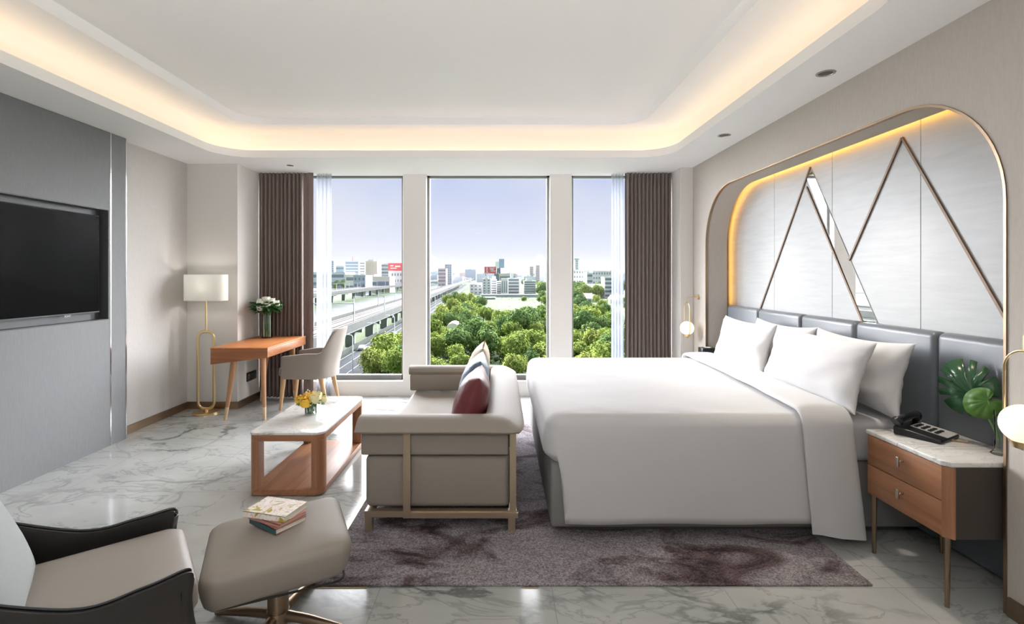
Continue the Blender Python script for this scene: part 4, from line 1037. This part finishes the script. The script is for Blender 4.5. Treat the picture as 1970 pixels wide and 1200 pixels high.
def car(t_, s_, col, label):
    o = thing('car', label, 'car', along(t_, s_, ZG+.12), rz=.037)
    b_ = MB().prism([(-2.2, .35), (2.2, .35), (2.25, .8), (1.3, .95), (.7, 1.42), (-1.1, 1.45), (-1.9, .98), (-2.25, .9)], -.85, .85, 'x'); b_.build('body', mat('car_paint_'+label.split()[0], col, .3), o, bev=.08)
    for sx_ in (-.80, .80):
        for y in (-1.35, 1.35): MB().tube([(sx_-.1, y, .32), (sx_+.1, y, .32)], .32, 12).build('wheel', M['black_plastic'], o)
    MB().prism([(-1.75, 1.0), (1.15, 1.0), (.68, 1.38), (-1.08, 1.40)], -.86, .86, 'x').build('windows', M['niche_dark'], o, smooth=False)
car(4.6, 150, (.75, .78, .8), 'white car driving on the road below, nearest the windows')
car(7.6, 186, (.5, .56, .6), 'silver car driving on the road below, further from the windows')
car(4.6, 235, (.35, .12, .1), 'red car driving far along the road below')

# ------------------------------------------------ trees
def leafmat(name, c1, c2):
    m = bpy.data.materials.new(name); m.use_nodes = True; n = m.node_tree.nodes; l = m.node_tree.links; p = n['Principled BSDF']
    oi = n.new('ShaderNodeObjectInfo'); x = n.new('ShaderNodeMix'); x.data_type = 'RGBA'; l.new(oi.outputs['Random'], x.inputs[0]); x.inputs[6].default_value = (*c1, 1); x.inputs[7].default_value = (*c2, 1); l.new(x.outputs[2], p.inputs['Base Color'])
    p.inputs['Roughness'].default_value = 1; p.inputs['Specular IOR Level'].default_value = 0
    t = n.new('ShaderNodeTexCoord'); q = n.new('ShaderNodeTexNoise'); l.new(t.outputs['Object'], q.inputs['Vector']); q.inputs['Scale'].default_value = 1.1; q.inputs['Detail'].default_value = 3
    mr = n.new('ShaderNodeMapRange'); l.new(q.outputs[0], mr.inputs[0]); mr.inputs[1].default_value = .35; mr.inputs[2].default_value = .65; mr.inputs[3].default_value = .55; mr.inputs[4].default_value = 1.3
    y = n.new('ShaderNodeVectorMath'); y.operation = 'SCALE'; l.new(x.outputs[2], y.inputs[0]); l.new(mr.outputs[0], y.inputs['Scale']); l.new(y.outputs[0], p.inputs['Base Color'])
    return m
LM = [leafmat('mid_green_foliage', (.20, .27, .07), (.27, .34, .085)), leafmat('deep_green_foliage', (.13, .21, .08), (.18, .26, .09)), leafmat('yellow_green_foliage', (.31, .38, .10), (.38, .43, .12))]
M['bark'] = mat('brown_bark', (.12, .09, .06), .9)
def crown_mesh(seed, R, Hc, nblob, nleaf, lsz, base):
    rnd = random.Random(seed); m = MB(); blobs = []
    for i in range(nblob):
        a = rnd.uniform(0, 2*PI); rr = R*rnd.uniform(.15, .62); blobs.append((math.cos(a)*rr, math.sin(a)*rr, base+Hc*rnd.uniform(.25, .80), R*rnd.uniform(.38, .60)))
    blobs.append((0, 0, base+Hc*.6, R*.7))
    for bx_, by_, bz_, br in blobs:
        # solid lumpy core
        vs = []
        for i in range(9):
            for j in range(12):
                th = PI*i/8; p_ = 2*PI*j/12; d = Vector((math.sin(th)*math.cos(p_), math.sin(th)*math.sin(p_), math.cos(th)))
                vs.append(Vector((bx_, by_, bz_))+d*br*(.62+.25*nz3(d.x*3+bx_, d.y*3+seed, d.z*3)))
        m.add(vs, [(i*12+j, (i+1)*12+j, (i+1)*12+(j+1) % 12, i*12+(j+1) % 12) for i in range(8) for j in range(12)])
        for k in range(nleaf):
            d = Vector((rnd.gauss(0, 1), rnd.gauss(0, 1), rnd.gauss(.25, 1))).normalized(); c = Vector((bx_, by_, bz_))+d*br*rnd.uniform(.7, 1.2)
            t = Vector((rnd.gauss(0, 1), rnd.gauss(0, 1), rnd.gauss(0, 1))).cross(d).normalized(); nn = (d+Vector((rnd.gauss(0, .5), rnd.gauss(0, .5), rnd.gauss(0, .5)))).normalized(); b_ = t.cross(nn).normalized(); s_ = lsz*rnd.uniform(.6, 1.3)
            m.add([c-t*s_, c-b_*s_*.5, c+t*s_, c+b_*s_*.5], [(0, 1, 2, 3)])
    return m
protos = []
for i, (R, Hc, nb, ml, base) in enumerate(((4.6, 6.5, 7, 0, 2.0), (4.2, 7.5, 8, 1, 2.2), (4.8, 5.6, 8, 2, 1.4), (3.6, 5.0, 6, 0, 1.2), (5.2, 6.8, 9, 1, 1.8), (3.8, 4.4, 6, 2, .9))):
    o = thing('tree', 'tree', 'tree', (0, 0, -500)); crown_mesh(i+1, R, Hc, nb, 300, .46, base).build('crown', LM[ml], o, ang=180)
    MB().tube([(0, 0, 0), (.1, .1, base+Hc*.5)], [.32, .16], 7).build('trunk', M['bark'], o); protos.append(o)
used = set()
kinds = ['mid green bushy tree in the overgrown land below the windows', 'dense deep green tree in the overgrown land below the windows', 'yellow green spreading tree in the overgrown land below the windows',
         'small mid green tree in the overgrown land below the windows', 'broad deep green tree in the overgrown land below the windows', 'low yellow green tree in the overgrown land below the windows']
far_kinds = 'distant tree growing among the buildings towards the horizon'
ntree = 0
def tree(X, Y, k, sc_, far=False):
    global ntree
    if k not in used: o = protos[k]; used.add(k)
    else: o = copy_tree(protos[k])
    o.location = (X, Y, ZG-.2); o.rotation_euler = (0, 0, rt.uniform(0, 6.28)); o.scale = (sc_, sc_, sc_*rt.uniform(.85, 1.15))
    o['label'] = far_kinds if far else kinds[k]; o['group'] = 'distant trees' if far else ['mid green trees', 'deep green trees', 'yellow green trees', 'small mid green trees', 'broad deep green trees', 'low yellow green trees'][k]+' below the windows'
    ntree += 1
rt = random.Random(21); placed = []
def ok(X, Y, d):
    return all((X-a)**2+(Y-b_)**2 > (d+c)**2*.30 for a, b_, c in placed)
def put(px, py, k, sc_, far=False):
    sc_ *= .78; Y = 22*980/(py-530); X = gx(px, Y); placed.append((X, Y, 4.5*sc_)); tree(X, Y, k, sc_, far)
# the recognisable clumps
for px, py, k, s_ in ((742, 712, 0, 1.15), (768, 700, 2, 1.2), (716, 722, 2, .9), (760, 735, 0, 1.0), (775, 722, 1, 1.0), (790, 690, 0, 1.2), (748, 690, 2, 1.0), (805, 668, 2, 1.1),
                      (880, 690, 1, 1.25), (912, 680, 4, 1.2), (940, 690, 1, 1.15), (866, 672, 0, .9), (895, 668, 4, 1.1), (925, 664, 0, 1.0), (1000, 655, 1, 1.3), (1020, 645, 4, 1.2), (985, 660, 0, 1.0), (1030, 690, 0, 1.1), (1048, 700, 2, 1.0), (1010, 700, 1, .8),
                      (835, 660, 1, .8), (840, 640, 0, 1.0), (838, 690, 2, .9), (1118, 655, 1, 1.3), (1140, 640, 0, 1.35), (1160, 655, 4, 1.2), (1125, 630, 2, 1.3), (1150, 622, 0, 1.3), (1108, 640, 0, 1.1), (1180, 640, 0, 1.2), (1130, 610, 1, 1.3), (1108, 590, 4, 1.4), (1115, 600, 1, 1.4),
                      (905, 585, 2, 1.3), (890, 592, 0, 1.4), (925, 600, 1, 1.2), (900, 610, 2, 1.4), (870, 605, 2, 1.3), (880, 620, 2, 1.2), (915, 590, 2, 1.2), (850, 618, 2, 1.2), (930, 620, 0, 1.1), (958, 630, 0, 1.0), (975, 628, 2, 1.0), (1042, 588, 1, 1.3), (1050, 592, 0, 1.2), (860, 592, 0, 1.3), (875, 585, 1, 1.4), (1045, 625, 1, 1.2)):
    put(px, py, k, s_)
tries = 0
while ntree < 225 and tries < 9000:
    tries += 1
    py = rt.uniform(578, 725); px = rt.uniform(690, 1215); Y = 22*980/(py-530); X = gx(px, Y)
    tt = (Vector((X, Y, 0))-Vector((-46+.037*171, 0, 0))).dot(Nn)
    if tt < 17: continue
    if 925 < px < 1095 and 580 < py < 612: continue
    if 855 < px < 912 and 640 < py < 664: continue
    if 850 < px < 1210 and py > 690 and rt.random() < .6: continue
    s_ = rt.uniform(.45, .85)
    if not ok(X, Y, 4.0*s_): continue
    placed.append((X, Y, 4.5*s_)); tree(X, Y, rt.choice((0, 0, 1, 2, 2, 3, 4, 5, 5)), s_)
# distant rows
for i in range(110):
    py = rt.uniform(545, 574); px = rt.choice((rt.uniform(930, 1060), rt.uniform(1098, 1205), rt.uniform(1040, 1140), rt.uniform(640, 700) if py < 556 else rt.uniform(1095, 1200))); Y = 22*980/(py-530); X = gx(px, Y)
    if 925 < px < 1035 and 566 < py < 580: continue
    tree(X, Y, rt.choice((0, 1, 1, 4, 3, 2)), rt.uniform(1.0, 1.6), True)
# weeds and low scrub, uncountable
rs = random.Random(9); mw_ = MB()
for i in range(2600):
    py = 560+175*rs.random()**.7; px = rs.uniform(700, 1230); Y = 22*980/(py-530); X = gx(px, Y)
    if (Vector((X, Y, 0))-Vector((-46+.037*171, 0, 0))).dot(Nn) < 15: continue
    r_ = rs.uniform(.4, 1.3)*(1 if not (925 < px < 1095 and 580 < py < 612) else .45)
    for k in range(9):
        c = Vector((X+rs.gauss(0, r_*.5), Y+rs.gauss(0, r_*.5), ZG+rs.uniform(.1, r_))); a = rs.uniform(0, 6.28); t = Vector((math.cos(a), math.sin(a), rs.uniform(-.5, .8)))*.5*r_; b_ = Vector((-math.sin(a), math.cos(a), rs.uniform(-.3, .5)))*.3*r_
        mw_.add([c-t, c-b_, c+t, c+b_], [(0, 1, 2, 3)])
o = mw_.build('scrub', mat('bright_green_weeds', (.12, .165, .045), .9, noise_col=(.08, .12, .04), nscale=.12), smooth=False); tag(o, 'bright green weeds and scrub covering the open land below the windows', 'scrub', kind='stuff')

# ------------------------------------------------ buildings
cols = {'white': (.82, .80, .78), 'cream': (.80, .72, .58), 'grey': (.48, .54, .60), 'pale': (.70, .74, .80), 'blue': (.26, .40, .56), 'red': (.72, .10, .09), 'brown': (.46, .38, .34), 'pink': (.72, .58, .54), 'dark': (.10, .16, .19), 'mint': (.62, .74, .72)}
BM = {k: mat(k+'_facade', v, .8) for k, v in cols.items()}
M['bwin'] = mat('facade_glazing', (.20, .24, .28), .3); M['roof_grey'] = mat('pale_metal_roof', (.66, .68, .70), .6)
def building(name, label, px0, px1, pt, Y, depth, col, floors, style='band', extra=None, group=None, gap=.25):
    x0, x1 = gx(px0, Y), gx(px1, Y); zt_ = zpy(pt, Y)
    o = thing(name, label, 'building', ((x0+x1)/2, Y+depth/2, ZG), group=group)
    MB().box(x0, x1, Y, Y+depth, ZG, zt_).build('wall', BM[col], o, world=True, smooth=False)
    hh = (zt_-ZG)/max(floors, 1); wd = x1-x0
    if style == 'band':
        for k in range(floors):
            z = ZG+hh*(k+.35); MB().box(x0+wd*.04, x1-wd*.04, Y-.3, Y+.1, z, z+hh*.38).build('window_band', M['bwin'], o, world=True, smooth=False)
    elif style == 'upright':
        nn_ = max(2, floors//2)
        for k in range(nn_):
            a = x0+wd*(k+.3)/nn_; MB().box(a, a+wd*.35/nn_, Y-.3, Y+.1, ZG+hh, zt_-hh*.7).build('window_bay', M['bwin'] if col != 'cream' else BM['pink'], o, world=True, smooth=False)
    elif style == 'balcony':
        for k in range(floors):
            z = ZG+hh*k; b_ = MB().box(x0+wd*.05, x1-wd*.05, Y-.15, Y+.1, z+hh*.36, z+hh*.86)
            b_.build('balcony_recess', M['bwin'], o, world=True, smooth=False); MB().box(x0+wd*.02, x1-wd*.02, Y-1.3, Y+.1, z, z+hh*.34).build('balcony', BM[col], o, world=True, smooth=False)
    elif style == 'grid':
        nc = max(2, int(wd/4))
        for k in range(floors):
            for c in range(nc):
                a = x0+wd*(c+.3)/nc; z = ZG+hh*(k+.35); MB().box(a, a+wd*.42/nc, Y-.2, Y+.1, z, z+hh*.42).build('window', M['bwin'], o, world=True, smooth=False)
    MB().box(x0-.3, x1+.3, Y-.3, Y+depth+.3, zt_, zt_+.8).build('roof', BM[col] if col != 'red' else BM['white'], o, world=True, smooth=False)
    if extra: extra(o, x0, x1, Y, zt_)
    return o
def roofbox(o, x0, x1, Y, z, f=.5, h=3, c='white'):
    w_ = (x1-x0); MB().box(x0+w_*.2, x0+w_*(.2+f), Y+1, Y+6, z+.8, z+.8+h).build('stair_tower', BM[c], o, world=True, smooth=False)
def legs(o, x0, x1, Y, z): 
    pass
def pyramid(o, x0, x1, Y, z):
    m = MB(); c = ((x0+x1)/2, Y+8, z+6); m.add([(x0, Y, z+.8), (x1, Y, z+.8), (x1, Y+16, z+.8), (x0, Y+16, z+.8), c], [(0,1,4),(1,2,4),(2,3,4),(3,0,4),(0,3,2,1)]); m.build('pitched_roof', BM['brown'], o, world=True, smooth=False)
wa = 'white apartment blocks beyond the field'
building('apartment_block', 'low white gabled house left of the white apartment blocks', 904, 927, 547, 590, 14, 'white', 3, 'grid', group=wa)
building('apartment_block', 'leftmost white apartment block with a gridded front', 928, 944, 537, 580, 16, 'white', 6, 'grid', roofbox, group=wa)
building('apartment_block', 'narrow white apartment block with a cream stair tower', 944.5, 955, 539, 600, 14, 'white', 6, 'balcony', lambda o, a, b_, Y, z: roofbox(o, a, b_, Y, z, .7, 4, 'cream'), group=wa)
building('apartment_block', 'recessed white apartment wing with stacked balconies', 955.5, 964, 542, 590, 14, 'white', 6, 'balcony', group=wa)
building('apartment_block', 'middle white apartment block with tall upright bays', 964.5, 977, 537, 575, 16, 'white', 6, 'upright', group=wa)
building('apartment_block', 'wide white apartment block with long dark balcony bands', 977.5, 999, 536, 590, 16, 'white', 5, 'balcony', lambda o, a, b_, Y, z: roofbox(o, a, b_, Y, z, .3, 5, 'mint'), group=wa)
building('apartment_block', 'rightmost white apartment block standing apart behind trees', 1008, 1031, 541, 580, 16, 'white', 6, 'balcony', roofbox, group=wa)
# long wall and sheds at the end of the field
sh = thing('long_shed', 'long low shed with pale metal roof in front of the white apartment blocks', 'shed', (gx(985, 520), 525, ZG))
MB().box(gx(926, 520), gx(1045, 520), 520, 530, ZG, ZG+2.2).build('wall', BM['pale'], sh, world=True, smooth=False)
MB().prism([(gx(924, 520), 519), (gx(1047, 520), 519), (gx(1047, 520), 531), (gx(924, 520), 531)], ZG+2.2, ZG+2.9).build('roof', M['roof_grey'], sh, world=True, smooth=False)
building('storage_shed', 'small grey flat roofed storage shed at the left end of the long shed', 930, 953, 573.5, 468, 10, 'pale', 1, 'band')
# dome house in the trees
hs = thing('field_house', 'old white house with barrel roof hidden in trees in the middle of the field', 'house', (gx(880, 186), 186, ZG))
X0, X1 = gx(859, 180), gx(882, 180)
MB().box(X0, X1, 180, 190, ZG, ZG+3.6).build('wall', BM['white'], hs, world=True, smooth=False)
rr_ = [(X0+(X1-X0)*(.5-.5*math.cos(PI*i/12)), ZG+3.6+1.6*math.sin(PI*i/12)) for i in range(13)]
MB().prism(rr_, 180, 190, 'y').build('barrel_roof', BM['white'], hs, world=True)
MB().box(X1, gx(906, 184), 183, 190, ZG, ZG+3.9).build('side_wing', BM['white'], hs, world=True, smooth=False)
MB().box(X0+1, X0+2.2, 179.8, 180.1, ZG, ZG+2.4).build('doorway', M['bwin'], hs, world=True, smooth=False)
# left skyline
building('office_building', 'slim dark blue grey tower at the far left of the skyline', 638, 642, 502, 1500, 20, 'grey', 10)
def mast_(o, x0, x1, Y, z): MB().tube([((x0+x1)/2, Y+5, z), ((x0+x1)/2, Y+5, z+16)], [.8, .2], 6).build('radio_mast', BM['red'], o, world=True)
building('office_building', 'grey glazed office building with a red and white radio mast', 664, 690, 503, 1100, 40, 'grey', 8, 'band', mast_)
building('office_building', 'narrow white tower between the grey office and cream hotel', 692, 702, 504, 1000, 20, 'white', 9, 'band')
building('hotel_building', 'cream high rise with tall upright bays', 703, 726, 503, 900, 25, 'cream', 12, 'upright', roofbox)
building('office_building', 'pale block directly right of the cream high rise', 727, 733.5, 505, 930, 20, 'pink', 9, 'band')
building('office_building', 'white office block with grey window bands', 733.8, 748, 508, 880, 30, 'pale', 7, 'band')
bb = building('shopping_building', 'white commercial building carrying a long red billboard', 752, 790, 523, 760, 30, 'white', 3, 'grid')
rb = thing('billboard', 'long red billboard with pale lettering above the white commercial building', 'billboard', (gx(765, 780), 780, zpy(522, 780)))
MB().box(gx(747, 780), gx(790, 780), 779, 781, zpy(521, 780), zpy(506, 780)).build('board', BM['red'], rb, world=True, smooth=False)
for k in (752, 766, 781): MB().box(gx(k, 780), gx(k+1, 780), 781, 783, ZG, zpy(508, 780)).build('support', BM['grey'], rb, world=True, smooth=False)
for i, (a, b_, c, d) in enumerate(((751, 757, 510, 512), (760, 770, 511, 513.5), (773, 775, 509.5, 515), (751, 763, 515, 516.5))): MB().box(gx(a, 779), gx(b_, 779), 778.6, 779, zpy(d, 779), zpy(c, 779)).build('lettering', BM['white'], rb, world=True, smooth=False)
building('warehouse', 'low long white warehouse at the left edge of the view', 600, 664, 524, 900, 60, 'pale', 2, 'band')
building('office_building', 'pale round topped hall beyond the warehouse', 646, 662, 512, 1300, 30, 'grey', 4, 'band')
building('depot_building', 'grey low depot building beside the second viaduct', 680, 703, 531, 560, 30, 'grey', 3, 'grid')
building('warehouse', 'white flat warehouse behind the grey depot', 664, 720, 529, 700, 40, 'white', 2, 'band')
building('warehouse', 'small white warehouse below the red billboard', 705, 750, 533, 640, 30, 'cream', 1, 'band')
# middle skyline
building('office_building', 'white and red office building left of the viaduct horizon', 843, 858, 517, 1050, 30, 'pink', 5, 'band')
building('office_building', 'grey concrete tower behind the red office building', 856, 869, 509, 1200, 25, 'grey', 9, 'grid')
b2 = thing('billboard', 'red billboard with white characters right of the viaduct end', 'billboard', (gx(940, 800), 800, ZG))
MB().box(gx(932, 800), gx(954, 800), 799, 801, zpy(526, 800), zpy(513, 800)).build('board', BM['red'], b2, world=True, smooth=False)
for (a, b_, c, d) in ((936, 938, 514, 525), (942, 952, 515, 516.2), (943, 950, 517.5, 519), (944, 953, 520.5, 522), (934, 941, 524, 525)): MB().box(gx(a, 799), gx(b_, 799), 798.5, 799, zpy(d, 799), zpy(c, 799)).build('character_stroke', BM['white'], b2, world=True, smooth=False)
for k in (934, 951): MB().box(gx(k, 800), gx(k+1, 800), 801, 803, ZG, zpy(514, 800)).build('support', BM['dark'], b2, world=True, smooth=False)
tw = thing('glass_tower', 'blue glass tower on splayed dark legs beside the red billboard', 'building', (gx(961, 900), 900, ZG))
MB().box(gx(953, 900), gx(960, 900), 900, 920, zpy(516, 900), zpy(503, 900)).build('low_wing', BM['mint'], tw, world=True, smooth=False)
MB().box(gx(960, 900), gx(970, 900), 900, 920, zpy(515, 900), zpy(498, 900)).build('tower', BM['blue'], tw, world=True, smooth=False)
for a, b_ in ((953.5, 951.5), (958, 954.5), (959, 962.5)):
    MB().tube([(gx(a if a != 959 else 961, 900), 905, zpy(512, 900)), (gx(b_, 900), 905, ZG)], 1.6, 6).build('leg', BM['dark'], tw, world=True)
MB().tube([(gx(959.5, 900), 905, zpy(516, 900)), (gx(963.5, 900), 905, ZG)], 1.6, 6).build('leg', BM['dark'], tw, world=True)
MB().box(gx(952, 900), gx(960, 900), 904, 918, ZG, zpy(527, 900)).build('podium', BM['dark'], tw, world=True, smooth=False)
building('distant_tower', 'faint brownish tower on the horizon, left one of a pair', 1019, 1026, 513, 1900, 40, 'brown', 8)
building('distant_tower', 'faint brownish tower on the horizon, right one of a pair', 1031, 1038, 510.5, 1900, 40, 'brown', 9)
building('orange_roof_hall', 'long low hall with orange roof behind the white apartment blocks', 960, 992, 527, 800, 30, 'cream', 2, 'band')
# right skyline
def disc(o, x0, x1, Y, z): MB().lathe([(0, 0), (12, 2), (13, 7), (0, 9)], ((x0+x1)/2, Y+8, z), 20).build('disc_top', BM['grey'], o, world=True)
building('distant_tower', 'pale tower with a dark disc shaped top in the right window', 1106.5, 1112.5, 501, 1500, 18, 'pale', 12, 'band', disc)
building('residential_row', 'white residential row below the disc topped tower', 1098, 1128, 519.5, 850, 30, 'white', 4, 'grid')
building('residential_row', 'white house row left of the sheer curtain near the horizon', 1140, 1176, 522, 800, 30, 'white', 4, 'grid')
building('residential_row', 'pale building with blue glazing between the white rows', 1129, 1140, 525, 780, 20, 'pale', 3, 'band')
bh = thing('school_hall', 'long pale blue building with broad white roof in the right window', 'building', (gx(1145, 560), 560, ZG))
MB().box(gx(1116, 560), gx(1172, 560), 560, 590, ZG, ZG+7).build('wall', BM['pale'], bh, world=True, smooth=False)
MB().prism([(556, ZG+7), (594, ZG+7), (575, ZG+12.5)], gx(1113, 560), gx(1176, 560), 'x').build('roof', BM['white'], bh, world=True, smooth=False)
building('residential_block', 'white block beside the sheer curtain behind the long blue building', 1163, 1185, 534, 500, 16, 'white', 5, 'balcony')
rq = random.Random(4)
for i in range(13):
    px = rq.uniform(1128, 1192); py = rq.uniform(569, 588); Y = 22*980/(py-530); w_ = rq.uniform(5, 9)
    X = gx(px, Y); hcol = rq.choice(['pink', 'white', 'brown', 'pale'])
    o = thing('small_house', 'small tin roofed house in the shanty cluster seen through the right window', 'house', (X, Y, ZG), group='small houses in the right window')
    MB().box(-w_/2, w_/2, -4, 4, 0, 3.2).build('wall', BM['white'], o, smooth=False); MB().prism([(-4.6, 3.2), (4.6, 3.2), (0, 5.4)], -w_/2-.5, w_/2+.5, 'x').build('roof', BM[hcol], o, smooth=False)
    MB().box(-w_*.2, w_*.1, -4.1, -3.9, 0, 2.2).build('door', M['bwin'], o, smooth=False)
# far haze-pale city up to the horizon: individual blocks
rc = random.Random(31)
for i in range(150):
    Y = rc.uniform(1000, 3400); px = rc.choice((rc.uniform(630, 775), rc.uniform(820, 1062), rc.uniform(1095, 1205))); 
    if 905 < px < 1000 and Y < 1500: continue
    w_ = rc.uniform(15, 70); hh = rc.choice((rc.uniform(10, 22), rc.uniform(12, 28), rc.uniform(25, 50) if Y > 1500 else 20)); X = gx(px, Y)
    o = thing('city_block', 'pale distant building on the city skyline', 'building', (X, Y, ZG), group='distant city buildings')
    MB().box(-w_/2, w_/2, 0, 30, 0, hh).build('wall', BM[rc.choice(['white', 'pale', 'pale', 'pink', 'grey', 'mint', 'white'])], o, smooth=False)
    MB().box(-w_/2*.5, w_*.1, 5, 18, hh, hh+4).build('rooftop_unit', BM['pale'], o, smooth=False)

# ------------------------------------------------ humid city haze between the field and the horizon
hz = bpy.data.materials.new('city_haze'); hz.use_nodes = True; n_ = hz.node_tree.nodes; n_.clear()
o_ = n_.new('ShaderNodeOutputMaterial'); v_ = n_.new('ShaderNodeVolumeScatter'); v_.inputs['Color'].default_value = (.06, .062, .070, 1); v_.inputs['Density'].default_value = .0004
hz.node_tree.links.new(v_.outputs[0], o_.inputs['Volume'])
hb_ = MB().box(-2400, 2400, 150, 4800, ZG+.5, 90).build('haze', hz, smooth=False); tag(hb_, 'thin pale haze lying over the distant city', 'haze', kind='stuff')
